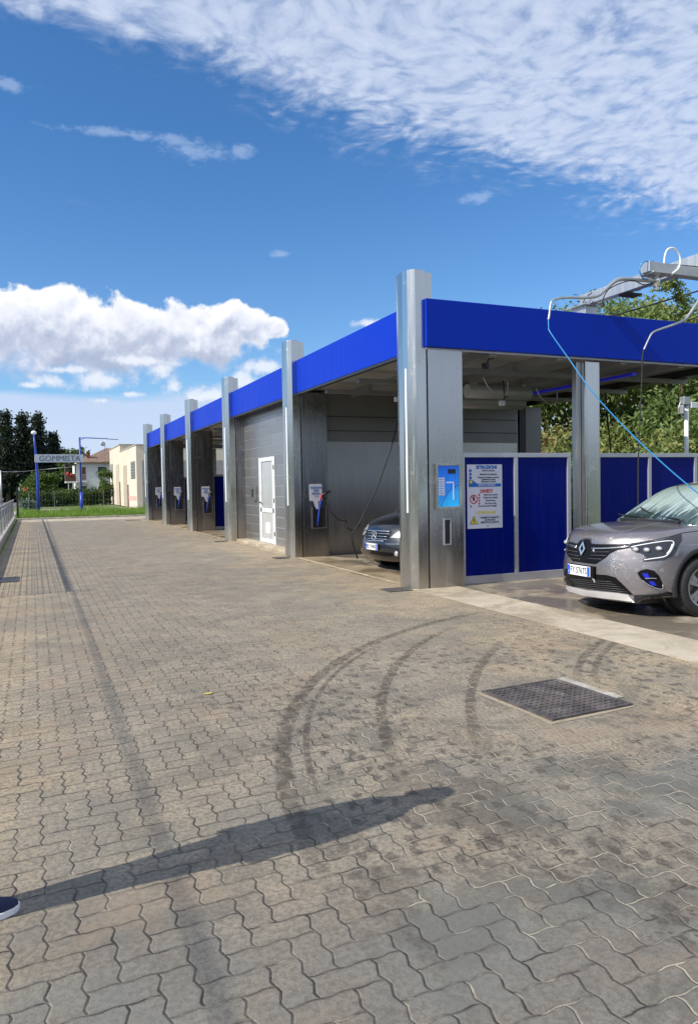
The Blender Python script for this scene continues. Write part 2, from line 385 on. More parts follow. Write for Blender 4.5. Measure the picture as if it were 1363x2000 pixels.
def leafmat(name, cols, trans=0.35):
    mt, t, b, P, O = mat(name)
    oi = t.new('ShaderNodeAttribute', attribute_name='tint'); 
    n = t.noise(P, 0.55, 3, 0.6); f = t.math('ADD', t.math('MULTIPLY', oi.outputs['Fac'], 0.75), t.mr(n, 0.3, 0.7, -0.1, 0.35))
    c = t.ramp(f, [(i / (len(cols) - 1), q) for i, q in enumerate(cols)])
    setb(t, b, c, 0.55); b.inputs['Specular IOR Level'].default_value = 0.3
    tr = t.new('ShaderNodeBsdfTranslucent'); t.put(tr.inputs[0], t.mix(0.5, c, (0.20, 0.26, 0.04)))
    mx = t.new('ShaderNodeMixShader'); mx.inputs[0].default_value = trans
    out = t.n['Material Output']; t.l.new(b.outputs[0], mx.inputs[1]); t.l.new(tr.outputs[0], mx.inputs[2]); t.l.new(mx.outputs[0], out.inputs[0])
    return mt
M['leaf_acacia'] = leafmat('acacia_leaves', [(0.075, 0.12, 0.04), (0.13, 0.20, 0.06), (0.21, 0.28, 0.09), (0.33, 0.33, 0.12), (0.30, 0.17, 0.08)])
M['leaf_dark'] = leafmat('conifer_needles', [(0.008, 0.016, 0.012), (0.014, 0.028, 0.018), (0.026, 0.045, 0.025)], 0.1)
M['leaf_green'] = leafmat('broad_leaves', [(0.035, 0.07, 0.015), (0.07, 0.13, 0.028), (0.15, 0.20, 0.05)])
M['leaf_hedge'] = leafmat('hedge_leaves', [(0.018, 0.035, 0.012), (0.04, 0.075, 0.018), (0.10, 0.15, 0.035)])
M['grass'] = leafmat('grass_blades', [(0.12, 0.22, 0.03), (0.22, 0.36, 0.055), (0.34, 0.44, 0.11)], 0.3)
M['bark'] = simple('bark', (0.10, 0.075, 0.05), 0.9, 0, 0.3, 8, 0.5)
M['plaster'] = simple('white_plaster', (0.70, 0.69, 0.68), 0.9, 0, 0.06, 0.8, 0.2)
M['plaster_cream'] = simple('cream_plaster', (0.62, 0.55, 0.44), 0.9, 0, 0.08, 0.6, 0.2)
M['plaster_grey'] = simple('grey_pebble_plaster', (0.30, 0.29, 0.28), 0.95, 0, 0.25, 9, 0.5)
M['rooftile'] = None
def make_rooftile():
    mt, t, b, P, O = mat('terracotta_tiles')
    w = t.new('ShaderNodeTexWave'); t.put(w.inputs[0], P); w.inputs['Scale'].default_value = 2.2; w.bands_direction = 'X'; w.inputs['Distortion'].default_value = 0.6
    n = t.noise(P, 3, 4)
    c = t.mix(t.mr(n, 0.3, 0.7), (0.17, 0.105, 0.075), (0.30, 0.20, 0.145)); c = t.mix(t.mr(w.outputs[1], 0.6, 1.0, 0, 0.5), (c), (0.08, 0.05, 0.04))
    setb(t, b, c, 0.85, normal=t.bump(w.outputs[1], 0.6, 0.05)); return mt
M['rooftile'] = make_rooftile()
M['glass_dark'] = simple('dark_window_glass', (0.02, 0.025, 0.03), 0.08, 0, 0.1)
M['shutter'] = simple('dark_shutter', (0.05, 0.055, 0.06), 0.6)
M['wood_brown'] = simple('brown_wood', (0.14, 0.06, 0.04), 0.7)
# ---------------------------------------------------------------- light and sky
SUN_EL = R(38.0); SUN_AZ_VEC = Vector((-0.9945, -0.1045, 0)).normalized()      # horizontal direction towards the sun
sd = bpy.data.lights.new('sun', 'SUN'); sd.energy = 4.6; sd.angle = R(0.5); sd.color = (1.0, 0.94, 0.85)
so = bpy.data.objects.new('sun', sd); COL.objects.link(so)
to_sun = Vector((SUN_AZ_VEC.x * math.cos(SUN_EL), SUN_AZ_VEC.y * math.cos(SUN_EL), math.sin(SUN_EL)))
so.rotation_euler = to_sun.to_track_quat('Z', 'Y').to_euler(); so.location = to_sun * 50
W = bpy.data.worlds.new('World'); SC.world = W; W.use_nodes = True
def build_world():
    t = NT(W.node_tree); bg = W.node_tree.nodes['Background']
    sky = t.new('ShaderNodeTexSky', sky_type='NISHITA'); sky.sun_disc = False; sky.sun_elevation = SUN_EL
    sky.sun_rotation = math.atan2(to_sun.x, to_sun.y); sky.air_density = 1.0; sky.dust_density = 0.25; sky.ozone_density = 2.2; sky.altitude = 200
    tc = t.new('ShaderNodeTexCoord'); D = tc.outputs['Generated']
    D = t.vmath('NORMALIZE', D)
    x, y, z = t.sep(D)
    zc = t.math('MAXIMUM', z, 0.02)
    pl = t.comb(t.math('DIVIDE', x, zc), t.math('DIVIDE', y, zc), 0.0)          # position on a flat cloud layer
    base = sky.outputs[0]
    base = t.mix(1.0, base, t.mix(t.mr(z, 0.0, 0.42), (0.86, 1.06, 1.26), (0.52, 0.94, 1.30)), 'MULTIPLY')
    K = 1 / 0.1
    def cc(r, g, b_): return (r * K, g * K, b_ * K)
    # high broken sheet, its lower edge a straight front across the sky
    a = sky_dir(-60, 40); b = sky_dir(1330, 500); nrm = a.cross(b).normalized()
    if nrm.dot(sky_dir(1363, 0)) < 0: nrm = -nrm
    dist = t.dot(D, tuple(nrm))
    warp = t.vmath('ADD', pl, t.vmath('SCALE', t.noise(pl, 1.1, 3, 0.6, out=1), scale=0.55))
    big = t.noise(warp, 0.9, 4, 0.6); puff = t.noise(warp, 15.0, 5, 0.62, 0.2); fine = t.noise(warp, 34.0, 3, 0.6)
    vor = t.voro(t.vmath('ADD', warp, t.vmath('SCALE', t.noise(warp, 14, 2, out=1), scale=0.05)), 21.0, 'SMOOTH_F1')
    edge = t.math('ADD', dist, t.mr(big, 0.3, 0.7, -0.035, 0.035))
    cover = t.mr(edge, -0.004, 0.075, smooth=True)
    dens = t.math('ADD', t.math('ADD', t.math('MULTIPLY', puff, 0.75), t.math('MULTIPLY', t.math('SUBTRACT', 0.55, vor), 0.38)), t.math('MULTIPLY', fine, 0.22))
    dens = t.math('ADD', dens, t.mr(big, 0.3, 0.7, 0.0, 0.14))
    al = t.mr(t.math('ADD', dens, t.math('MULTIPLY', cover, 0.50)), 0.56, 1.16, smooth=True)
    al = t.math('MULTIPLY', al, t.mr(edge, -0.012, 0.03, smooth=True))
    # a few stray wisps beyond the front
    wv = t.noise(t.scalev(pl, (1.0, 2.2, 1)), 1.3, 5, 0.62, 0.4)
    wisp = t.math('MULTIPLY', t.mr(wv, 0.66, 0.80, smooth=True), 0.10)
    al = t.math('MAXIMUM', t.math('MULTIPLY', al, 0.80), wisp)
    ccol = t.mix(t.mr(dens, 0.45, 0.95), cc(0.47, 0.55, 0.72), cc(0.68, 0.73, 0.84))
    col = t.mix(al, base, ccol)
    # small isolated wisp left of the centre
    def blobs(lst, nz, amp, soft=(0.0, 0.25)):
        f = None; sh = None
        for (px, py, rpx, ry) in lst:
            c = sky_dir(px, py); right = Vector((c.y, -c.x, 0)).normalized(); up = right.cross(c).normalized()
            rr = rpx / 1500; ru = ry / 1500
            dv = t.vmath('SUBTRACT', D, tuple(c))
            a_ = t.math('DIVIDE', t.dot(dv, tuple(right)), rr); b_ = t.math('DIVIDE', t.dot(dv, tuple(up)), ru)
            q = t.math('SUBTRACT', 1.0, t.math('SQRT', t.math('ADD', t.math('MULTIPLY', a_, a_), t.math('MULTIPLY', b_, b_))))
            f = q if f is None else t.math('SMOOTH_MAX', f, q, 0.10)
        return t.math('ADD', f, nz)
    n1 = t.noise(D, 24, 4, 0.55, 0.2); nn = t.mr(n1, 0.25, 0.75, -0.46, 0.46)
    wb = blobs([(390, 295, 75, 22), (340, 275, 40, 14), (470, 292, 30, 16), (250, 262, 120, 10), (930, 385, 50, 12), (25, 165, 40, 14), (550, 495, 30, 8)],
               t.mr(t.noise(t.scalev(D, (1, 1, 2)), 40, 5, 0.7), 0.25, 0.75, -0.7, 0.7), 1)
    col = t.mix(t.mr(wb, 0.0, 1.0, 0, 0.30, smooth=True), col, cc(0.55, 0.66, 0.85))
    # pale layer low on the horizon
    lay = t.math('ADD', z, t.mr(t.noise(t.scalev(D, (1, 1, 5)), 5, 4), 0.3, 0.7, -0.010, 0.010))
    haze = t.mr(lay, 0.125, 0.108, smooth=True)
    col = t.mix(t.math('MULTIPLY', haze, 0.85), col, t.mix(t.mr(z, 0.11, 0.0), cc(0.50, 0.59, 0.78), cc(0.54, 0.62, 0.79)))
    # cumulus bank on the left
    lo = blobs([(60, 660, 200, 78), (230, 672, 220, 58), (330, 660, 90, 52), (150, 606, 60, 54), (440, 628, 50, 40), (350, 625, 45, 40), (45, 600, 70, 40), (110, 600, 50, 42), (240, 620, 62, 42), (300, 650, 90, 42), (395, 625, 72, 36), (450, 640, 90, 46),
                (535, 640, 34, 22), (-60, 640, 140, 70), (-200, 620, 160, 80), (390, 672, 130, 50), (180, 690, 200, 44)], t.math('ADD', nn, t.mr(t.noise(D, 55, 3, 0.5), 0.3, 0.7, -0.08, 0.08)), 1)
    nsun = t.noise(t.vmath('ADD', D, tuple((to_sun * 0.5 + Vector((0, 0, 0.85))) * 0.010)), 24, 4, 0.55, 0.2)
    relief = t.math('SUBTRACT', n1, nsun)
    zt = sky_dir(200, 570).z; zb = sky_dir(200, 735).z
    sh = t.math('ADD', t.mr(z, zb, zt), t.math('ADD', t.math('MULTIPLY', relief, 1.9), t.mr(lo, 0.1, 0.7, 0.25, -0.12)))
    cum = t.ramp(sh, [(0.0, (0.36, 0.42, 0.56)), (0.30, (0.47, 0.52, 0.65)), (0.60, (0.68, 0.71, 0.80)), (1.0, (0.86, 0.87, 0.90))])
    cum = t.mix(1.0, cum, (K, K, K), 'MULTIPLY')
    col = t.mix(t.mr(lo, 0.0, t.mr(z, zb - 0.01, zb + 0.06, 0.85, 0.26), smooth=True), col, cum)
    lo2 = blobs([(200, 742, 70, 26), (100, 745, 42, 20), (400, 770, 75, 24), (470, 745, 34, 24), (200, 782, 36, 10), (310, 725, 30, 26), (340, 752, 26, 26), (270, 705, 90, 14), (130, 722, 60, 12), (60, 752, 30, 8), (720, 630, 34, 10), (255, 770, 30, 8), (520, 715, 60, 20)],
                t.mr(t.noise(D, 34, 5, 0.65), 0.25, 0.75, -0.6, 0.6), 1)
    col = t.mix(t.mr(lo2, -0.05, 0.65, 0, 0.80, smooth=True), col, t.mix(t.mr(lo2, 0.1, 0.8), cc(0.48, 0.55, 0.70), cc(0.76, 0.79, 0.86)))
    t.put(bg.inputs[0], col); bg.inputs[1].default_value = 0.10
build_world()
SC.view_settings.view_transform = 'Standard'; SC.view_settings.look = 'None'; SC.view_settings.exposure = 0.30; SC.view_settings.gamma = 1
SC.render.engine = 'CYCLES'; SC.cycles.max_bounces = 6; SC.cycles.use_denoising = True
# ---------------------------------------------------------------- ground
M['dirty'] = make_concrete('sandy_wet_concrete', (0.30, 0.23, 0.145), (0.40, 0.31, 0.20), 0.35, 1.3)
def sheet(name, x0, x1, y0, y1, z, mt, nx=1, ny=1):
    b = MB(); vs = []; fs = []
    for j in range(ny + 1):
        for i in range(nx + 1): vs.append((x0 + (x1 - x0) * i / nx, y0 + (y1 - y0) * j / ny, z))
    for j in range(ny):
        for i in range(nx): a = j * (nx + 1) + i; fs.append((a, a + 1, a + nx + 2, a + nx + 1))
    b.add(vs, fs); return tag(b.build(name, mt), kind='structure')
sheet('ground', -1500, 1500, -1500, 1500, -0.06, M['soil'])
sheet('paving', -0.80, 5.16, -8, 39.6, 0.0, M['paving'])
sheet('wash_floor', 5.90, 13.5, -8, 38.5, 0.0, M['wash_floor'])
b = MB().box(5.16, 5.90, -8, 9.9, -0.05, 0.004); tag(b.build('concrete_strip', M['concrete']), kind='structure')
b = MB().box(5.16, 5.90, 9.905, 39.6, -0.05, 0.003); tag(b.build('dirty_strip', M['dirty']), kind='structure')
b = MB().box(5.26, 5.30, 10.2, 37.2, 0.0035, 0.010); tag(b.build('edging_line', M['concrete']), kind='structure')
b = MB().box(-0.80, 5.16, 39.6, 42.75, -0.05, 0.003); b.box(5.90, 14, 38.5, 42.75, -0.05, 0.003); b.box(5.16, 5.90, 39.6, 42.75, -0.05, 0.002); tag(b.build('concrete_apron', M['concrete']), kind='structure')
b = MB().box(-0.95, 14, 42.75, 42.95, -0.06, 0.09); tag(b.build('kerb', M['kerb'], bevel=0.015), kind='structure')
b = MB().box(5.36, 5.75, 16.0, 20.85, 0.0, 0.075); tag(b.build('doorstep', M['concrete'], bevel=0.01), kind='structure')
sheet('road', -12.0, -1.6, -60, 400, -0.04, M['asphalt'])
b = MB()
for i in range(40): b.box(-6.0, -5.86, -20 + i * 9, -16 + i * 9, -0.05, -0.034)
b.box(-2.45, -2.33, -60, 400, -0.05, -0.034); b.box(-11.4, -11.28, -60, 400, -0.05, -0.034)
tag(b.build('road_markings', M['road_paint']), kind='structure')
sheet('gravel_yard', -0.3, 30, 48.5, 66, -0.03, M['gravel'])
b = MB().box(-1.6, -1.02, -8, 60, -0.05, 0.02); tag(b.build('pavement_edge', M['kerb']), kind='structure')

# ---------------------------------------------------------------- car wash
PY = [9.67, 15.27, 20.87, 26.47, 32.07, 37.25]; PT = 0.52
bld = thing('car_wash_building', 'long self service car wash with blue fascia and six stainless pillars', 'building', (5.4, 9.67, 0))
bld_off = Vector((5.4, 9.67, 0))
def inb(o): o.parent = bld; o.matrix_parent_inverse = Matrix.Translation(-bld_off); return o
for k, y in enumerate(PY):
    c = y + PT / 2; h = PT / 2
    prow = [(5.40, c - h), (5.225, c - h - 0.012), (5.145, c - h + 0.085), (5.115, c - 0.07), (5.115, c + 0.07), (5.145, c + h - 0.085), (5.225, c + h + 0.012), (5.40, c + h)]
    b = MB().prism(prow, 0.0, 4.70)
    p = inb(b.build('pillar', M['steel'], bevel=0.004))
    # hollow cap rim
    inner = [(5.38, c - h + 0.03), (5.24, c - h + 0.02), (5.175, c - h + 0.10), (5.15, c - 0.05), (5.15, c + 0.05), (5.175, c + h - 0.10), (5.24, c + h - 0.02), (5.38, c + h - 0.03)]
    MB().prism(inner, 4.701, 4.712).build('cap', M['beam'], p)
    MB().box(5.405, 5.52, c - h + 0.02, c + h - 0.02, 3.4, 4.68).build('back_post', M['steel'], p, bevel=0.004)
    for s in (-1,):
        a = Vector((5.145, c + s * (h - 0.085))); d = Vector((5.115, c + s * 0.07)); mid = a.lerp(d, 0.45 if s < 0 else 0.5); n = Vector((-(d - a).y, (d - a).x)).normalized()
        if n.x > 0: n = -n
        t_ = (d - a).normalized() * 0.009
        q = [mid - t_ + n * 0.001, mid + t_ + n * 0.001, mid + t_ + n * 0.012, mid - t_ + n * 0.012]
        MB().prism([(v.x, v.y) for v in q], 1.14, 3.27).build('light_strip', M['led'], p)  # sunlit look comes from added glow
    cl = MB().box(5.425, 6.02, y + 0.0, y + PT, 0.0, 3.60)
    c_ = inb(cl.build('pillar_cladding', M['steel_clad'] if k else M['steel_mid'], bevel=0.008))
    MB().box(5.402, 5.423, y + 0.02, y + PT - 0.02, 0.0, 3.60).build('seam', M['black'], c_)
# fascia
for k in range(5):
    b = MB().box(5.34, 5.40, PY[k] + PT + 0.004, PY[k + 1] - 0.004, 3.58, 4.28)
    f = inb(b.build('fascia', M['fascia'], bevel=0.006))
    MB().box(5.345, 5.42, PY[k] + PT + 0.006, PY[k + 1] - 0.006, 3.535, 3.578).build('drip_rail', M['black'], f)
f = inb(MB().box(5.375, 12.02, 9.60, 9.66, 3.58, 4.28).build('fascia', M['fascia'], bevel=0.006))
f['label'] = 'deep blue side fascia in shade'
MB().box(5.40, 12.0, 9.665, 9.70, 3.55, 3.575).build('drip_rail', M['alu'], f)
inb(MB().box(5.45, 12.02, 37.72, 37.78, 3.58, 4.28).build('fascia', M['fascia']))
f = inb(MB().box(11.96, 12.02, 9.665, 37.715, 3.55, 4.28).build('fascia', M['black'])); f['label'] = 'dark rear fascia'
rf = inb(MB().box(5.53, 11.95, 9.71, 37.71, 3.66, 3.95).build('roof', M['ceiling']))
for x in (6.6, 7.9, 9.2, 10.5): inb(MB().box(x - 0.06, x + 0.06, 9.72, 15.24, 3.52, 3.655).box(x - 0.06, x + 0.06, 21.4, 37.1, 3.52, 3.655).build('ceiling_beam', M['beam']))
for y in (10.9, 12.5, 14.1, 22.5, 24.3, 28.1, 30.0, 33.8, 35.6): inb(MB().box(5.55, 11.9, y - 0.05, y + 0.05, 3.44, 3.518).build('ceiling_beam', M['beam']))
# ducts and machinery under the first bay's roof
for (x, y, l, r) in ((8.2, 11.9, 1.4, 0.13), (8.9, 13.4, 1.9, 0.15)):
    inb(MB().tube([(x - l / 2, y, 3.28), (x + l / 2, y, 3.28)], r, 16).box(x - l / 2 + 0.1, x - l / 2 + 0.2, y - 0.05, y + 0.05, 3.3, 3.44).box(x + l / 2 - 0.2, x + l / 2 - 0.1, y - 0.05, y + 0.05, 3.3, 3.44).build('duct', M['ceiling']))
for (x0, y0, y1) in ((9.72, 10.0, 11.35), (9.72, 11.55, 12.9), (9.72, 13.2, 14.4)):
    lt = inb(MB().box(x0 - 0.05, x0 + 0.05, y0, y1, 3.40, 3.44).build('blue_light', M['bluelight']))  # blue edges under the roof, sunlight put in as glow
inb(MB().box(11.55, 11.95, 9.72, 15.2, 3.53, 3.655).build('gutter', M['black']))
# technical room between the second and third pillars
def wallpart(name, bx, mt): return inb(MB().box(*bx).build(name, mt))
w = wallpart('tile_wall', (5.66, 5.72, 15.80, 17.97, 0.0, 3.66), M['tiles'])
w2 = inb(MB().box(5.66, 5.72, 19.40, 20.86, 0.0, 3.66).box(5.66, 5.72, 17.97, 19.40, 2.34, 3.66).build('tile_wall', M['tiles']))
wallpart('side_wall', (6.03, 11.25, 15.50, 15.58, 0.0, 3.655), M['inner']).data.materials.clear()
bpy.data.objects['side_wall'].data.materials.append(M['steel_dark'])
wallpart('side_wall', (6.03, 11.25, 21.05, 21.13, 0.0, 3.655), M['inner'])
wallpart('rear_wall', (11.2, 11.25, 15.585, 21.045, 0.0, 3.655), M['inner'])
inb(MB().box(6.04, 11.2, 15.465, 15.497, 2.55, 3.64).build('upper_wall_panel', M['inner']))
for z in (2.78, 3.10): inb(MB().box(6.05, 11.2, 15.455, 15.464, z, z + 0.015).build('panel_joint', M['black']))
# service door
d = inb(MB().box(5.64, 5.70, 17.98, 18.08, 0.075, 2.33).box(5.64, 5.70, 19.29, 19.39, 0.075, 2.33).box(5.64, 5.70, 18.08, 19.29, 2.22, 2.33)
        .box(5.645, 5.69, 18.08, 19.29, 0.085, 0.20).box(5.645, 5.69, 18.08, 19.29, 0.88, 1.0).box(5.645, 5.69, 18.08, 18.20, 0.20, 2.22).box(5.645, 5.69, 19.17, 19.29, 0.20, 2.22).build('door', simple('grey_white_frame', (0.60, 0.62, 0.62), 0.4), bevel=0.004))
d['label'] = 'white framed service door with frosted panes'
MB().box(5.665, 5.68, 18.205, 19.165, 1.005, 2.215).build('pane', simple('frosted_pane', (0.42, 0.44, 0.44), 0.2, 0.2, 0.08), d)
MB().box(5.665, 5.68, 18.205, 19.165, 0.205, 0.875).build('lower_panel', simple('grey_door_panel', (0.50, 0.50, 0.49), 0.35, 0.2), d)
MB().box(5.655, 5.664, 18.50, 18.85, 0.34, 0.62).build('cat_flap', M['white'], d)
MB().cyl((5.625, 19.24, 1.14), (1, 0, 0), 0.02, 0.05, 10).box(5.592, 5.610, 19.11, 19.25, 1.13, 1.152).build('handle', M['black'], d)
for z in (0.35, 1.2, 2.05): MB().cyl((5.63, 18.03, z), (0, 0, 1), 0.015, 0.11, 8).build('hinge', M['black'], d)

def part_box(name, x0, x1, y0, y1, z0, z1, mt, par=None, bevel=0.0): return MB().box(x0, x1, y0, y1, z0, z1).build(name, mt, par, bevel)
# devices on the tile wall
t = thing('wall_dispenser', 'small steel coin box mounted on tile wall beside service door', 'coin box', (5.66, 19.9, 1.2))
MB().box(-0.10, 0.0, -0.28, 0.05, 0.0, 0.42).build('box', M['steel'], t, bevel=0.01); MB().box(-0.106, -0.101, -0.24, -0.06, 0.08, 0.30).build('recess', M['black'], t)
t = thing('number_plate_sign', 'small blue and white square notice high on tile wall', 'sign', (5.66, 16.55, 2.26))
MB().box(-0.02, 0, -0.10, 0.10, 0, 0.22).build('board', M['white'], t)
text_mesh('digit', '2', 0.17, M['pole_blue'], t, 0.002, side_frame(-0.021, 0, 0.11))

# dividers of blue panels in aluminium frames
def divider(y, xs, label, zt=2.03, xa=None):
    x0, x1 = xs[0], xs[-1]
    t = thing('bay_divider', label, 'partition', (x0, y, 0), group='blue bay dividers')
    fr = MB().box(0, x1 - x0, -0.04, 0.04, zt - 0.07, zt).box(0, x1 - x0, -0.04, 0.04, 0.0, 0.13)
    for i, x in enumerate(xs):
        w = 0.035; a = 0 if i == 0 else (x - x0 - w if i < len(xs) - 1 else x1 - x0 - 2 * w)
        fr.box(a, a + 2 * w, -0.039, 0.039, 0.131, zt - 0.071)
    fr.build('frame', M['alu'], t, bevel=0.004)
    for i in range(len(xs) - 1):
        a = xs[i] - x0 + (0.071 if i == 0 else 0.036); c_ = xs[i + 1] - x0 - (0.036 if i < len(xs) - 2 else 0.071)
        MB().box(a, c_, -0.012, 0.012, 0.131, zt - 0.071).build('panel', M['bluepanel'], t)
    return t
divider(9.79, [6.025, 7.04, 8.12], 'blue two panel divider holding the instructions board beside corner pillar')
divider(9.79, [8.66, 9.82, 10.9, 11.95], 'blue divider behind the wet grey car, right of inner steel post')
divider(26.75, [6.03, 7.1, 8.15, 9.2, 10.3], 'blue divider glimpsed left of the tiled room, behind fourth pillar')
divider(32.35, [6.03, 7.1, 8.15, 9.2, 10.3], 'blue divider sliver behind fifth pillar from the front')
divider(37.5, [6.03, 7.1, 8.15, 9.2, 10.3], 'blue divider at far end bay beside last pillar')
# inner steel posts
def post(x, y, n=None):
    b = MB().prism([(x + 0.22, y - 0.14), (x + 0.49, y - 0.14), (x + 0.49, y + 0.2), (x + 0.20, y + 0.2), (x + 0.20, y - 0.10), (x + 0.205, y - 0.125)], 0, 3.52)
    p = inb(b.build('steel_post', M['steel'], bevel=0.01))
    MB().box(x + 0.10, x + 0.195, y - 0.03, y + 0.07, 0, 3.52).build('post_wing', M['steel_dark'], p, bevel=0.005)
post(8.15, 9.80); post(8.15, 26.8); post(8.15, 32.4); post(8.15, 37.4)
for y in (9.72, 15.45, 21.05, 26.6, 32.2, 37.3): inb(MB().box(11.45, 11.93, y, y + 0.3, 0, 3.45).build('rear_post', M['inner'], bevel=0.008))
inb(MB().box(11.27, 11.44, 15.45, 15.75, 0, 3.45).build('rear_post', M['black']))

# payment terminal
t = thing('payment_terminal', 'blue lit payment terminal set in the corner pillar', 'terminal', (5.53, 9.668, 1.19))
MB().box(-0.02, 0.02, -0.05, 0, -0.01, 0.68).box(0.38, 0.42, -0.05, 0, -0.01, 0.68).box(0.02, 0.38, -0.05, 0, 0.64, 0.68).box(0.02, 0.38, -0.05, 0, -0.01, 0.03).build('frame', M['steel'], t, bevel=0.004)
def make_screen():
    mt, tt, bb, P, O = mat('terminal_front')
    x, y, z = tt.sep(O)
    n = tt.noise(O, 3.0, 3)
    f = tt.mr(tt.math('ADD', z, tt.math('MULTIPLY', x, -0.35)), -0.05, 0.65)
    c = tt.ramp(tt.math('ADD', f, tt.mr(n, 0.3, 0.7, -0.12, 0.12)), [(0.0, (0.02, 0.36, 0.72)), (0.45, (0.01, 0.17, 0.62)), (1.0, (0.01, 0.07, 0.48))])
    rr = tt.math('SQRT', tt.math('ADD', tt.math('POWER', tt.math('SUBTRACT', x, 0.55), 2), tt.math('POWER', tt.math('SUBTRACT', z, -0.12), 2)))
    ln = tt.mr(tt.math('ABSOLUTE', tt.math('SUBTRACT', rr, 0.50)), 0.014, 0.008)
    ln2 = tt.mr(tt.math('ABSOLUTE', tt.math('SUBTRACT', rr, 0.55)), 0.008, 0.004)
    r2 = tt.math('SQRT', tt.math('ADD', tt.math('POWER', tt.math('SUBTRACT', x, 0.05), 2), tt.math('POWER', tt.math('SUBTRACT', z, 0.50), 2)))
    ln3 = tt.mr(tt.math('ABSOLUTE', tt.math('SUBTRACT', r2, 0.28)), 0.007, 0.003)
    c = tt.mix(tt.math('MULTIPLY', tt.math('MAXIMUM', ln, tt.math('MAXIMUM', ln2, ln3)), 0.6), c, (0.02, 0.04, 0.25))
    setb(tt, bb, c, 0.25); tt.put(bb.inputs['Emission Color'], c); bb.inputs['Emission Strength'].default_value = 0.45
    return mt
MB().box(0.021, 0.379, -0.03, 0, 0.031, 0.639).build('front_plate', make_screen(), t)
MB().box(0.20, 0.33, -0.036, -0.031, 0.52, 0.59).build('display', M['black'], t)
b = MB()
for i in range(8): b.box(0.03, 0.075, -0.036, -0.031, 0.20 + i * 0.034, 0.226 + i * 0.034).box(0.082, 0.14, -0.036, -0.031, 0.20 + i * 0.034, 0.226 + i * 0.034)
b.build('price_buttons', M['white'], t)
MB().box(0.17, 0.27, -0.036, -0.031, 0.38, 0.40).box(0.285, 0.298, -0.036, -0.031, 0.13, 0.40).build('card_slot', M['white'], t)
t = thing('token_tray', 'narrow recessed slot below blue terminal on corner pillar', 'slot', (5.66, 9.668, 0.64))
MB().box(0, 0.018, -0.012, 0, 0, 0.40).box(0.112, 0.13, -0.012, 0, 0, 0.40).box(0.018, 0.112, -0.012, 0, 0.38, 0.40).box(0.018, 0.112, -0.012, 0, 0, 0.018).build('frame', M['alu'], t)
MB().box(0.0181, 0.1119, -0.004, 0, 0.0181, 0.3799).build('recess', M['black'], t)

# instruction board
t = thing('instruction_sign', 'white ISTRUZIONI and DIVIETI notice on deep blue divider panel', 'sign', (6.14, 9.772, 0.86))
SW, SH = 0.64, 0.99
sgn = simple('sign_white', (0.66, 0.67, 0.74), 0.5, 0, 0.03); red = simple('sign_red', (0.55, 0.02, 0.03), 0.5); yel = simple('sign_yellow', (0.75, 0.60, 0.03), 0.5); sblue = simple('sign_blue', (0.01, 0.13, 0.50), 0.5); sblk = simple('sign_black', (0.03, 0.03, 0.05), 0.5)
MB().box(0, SW, -0.012, 0, 0, SH).build('board', sgn, t, bevel=0.002)
def sx(u): return u * SW
def sz(v): return (1 - v) * SH
def stext(nm, s, u, v, size, mt, wx=1.0, bold=0.002, al='CENTER'): return text_mesh(nm, s, size, mt, t, 0.0015, front_frame(sx(u), -0.0135, sz(v)), al, wx, bold)
stext('title', 'ISTRUZIONI', 0.55, 0.045, 0.070, sblue, 1.0, 0.0035)
stext('title', 'DIVIETI', 0.54, 0.42, 0.070, red, 1.0, 0.003); stext('title', 'ATTENZIONE', 0.52, 0.755, 0.058, yel, 1.0, 0.002)
lines = [(0.60, 0.095, 'Inserire le monete'), (0.60, 0.152, 'Selezionare il programma'), (0.60, 0.203, 'Indossare la pistola e premere'), (0.60, 0.235, 'il grilletto per lavare'), (0.60, 0.268, 'risciacquare il veicolo')]
for u, v, s in lines: stext('line', s, u, v, 0.033, sblk, 0.95, 0.0008)
MB().box(sx(0.04), sx(0.96), -0.0145, -0.0125, sz(0.35), sz(0.30)).prism([(sx(0.04), -0.0145), (sx(0.26), -0.0145), (sx(0.26), -0.0125), (sx(0.04), -0.0125)], sz(0.3), sz(0.295)).build('blue_band', sblue, t)
b = MB().prism([(sx(.04), sz(.30)), (sx(.28), sz(.30)), (sx(.13), sz(.235)), (sx(.04), sz(.235))], 0.0125, 0.0142, M=Matrix.Rotation(R(90), 4, 'X')); b.build('blue_band', sblue, t)
stext('line', 'RESTO E SCONTI', 0.55, 0.326, 0.040, sgn, 1.0, 0.001).location.y = -0.002
b = MB()
for v in (0.095, 0.15, 0.205): b.cyl((sx(0.09), -0.0135, sz(v)), (0, 1, 0), 0.024, 0.003, 14)
b.build('bullets', sblue, t); MB().cyl((sx(0.10), -0.0150, sz(0.27)), (0, 1, 0), 0.026, 0.004, 14).build('bullets', yel, t)
for i, v in enumerate((0.475, 0.52, 0.565, 0.61, 0.65)):
    stext('line', ['Vietato lavare motori', 'Vietato lavare animali', 'Vietato fumare', 'Non usare secchi', 'Non sostare dopo il lavaggio'][i], 0.66 if i < 4 else 0.57, v, 0.031, sblk, 0.95, 0.0008)
b = MB()
for v in (0.475, 0.52, 0.565, 0.61): b.cyl((sx(0.335), -0.0135, sz(v)), (0, 1, 0), 0.016, 0.003, 12)
b.cyl((sx(0.10), -0.0135, sz(0.65)), (0, 1, 0), 0.015, 0.003, 12).build('bullets', red, t)
b = MB(); n = 28
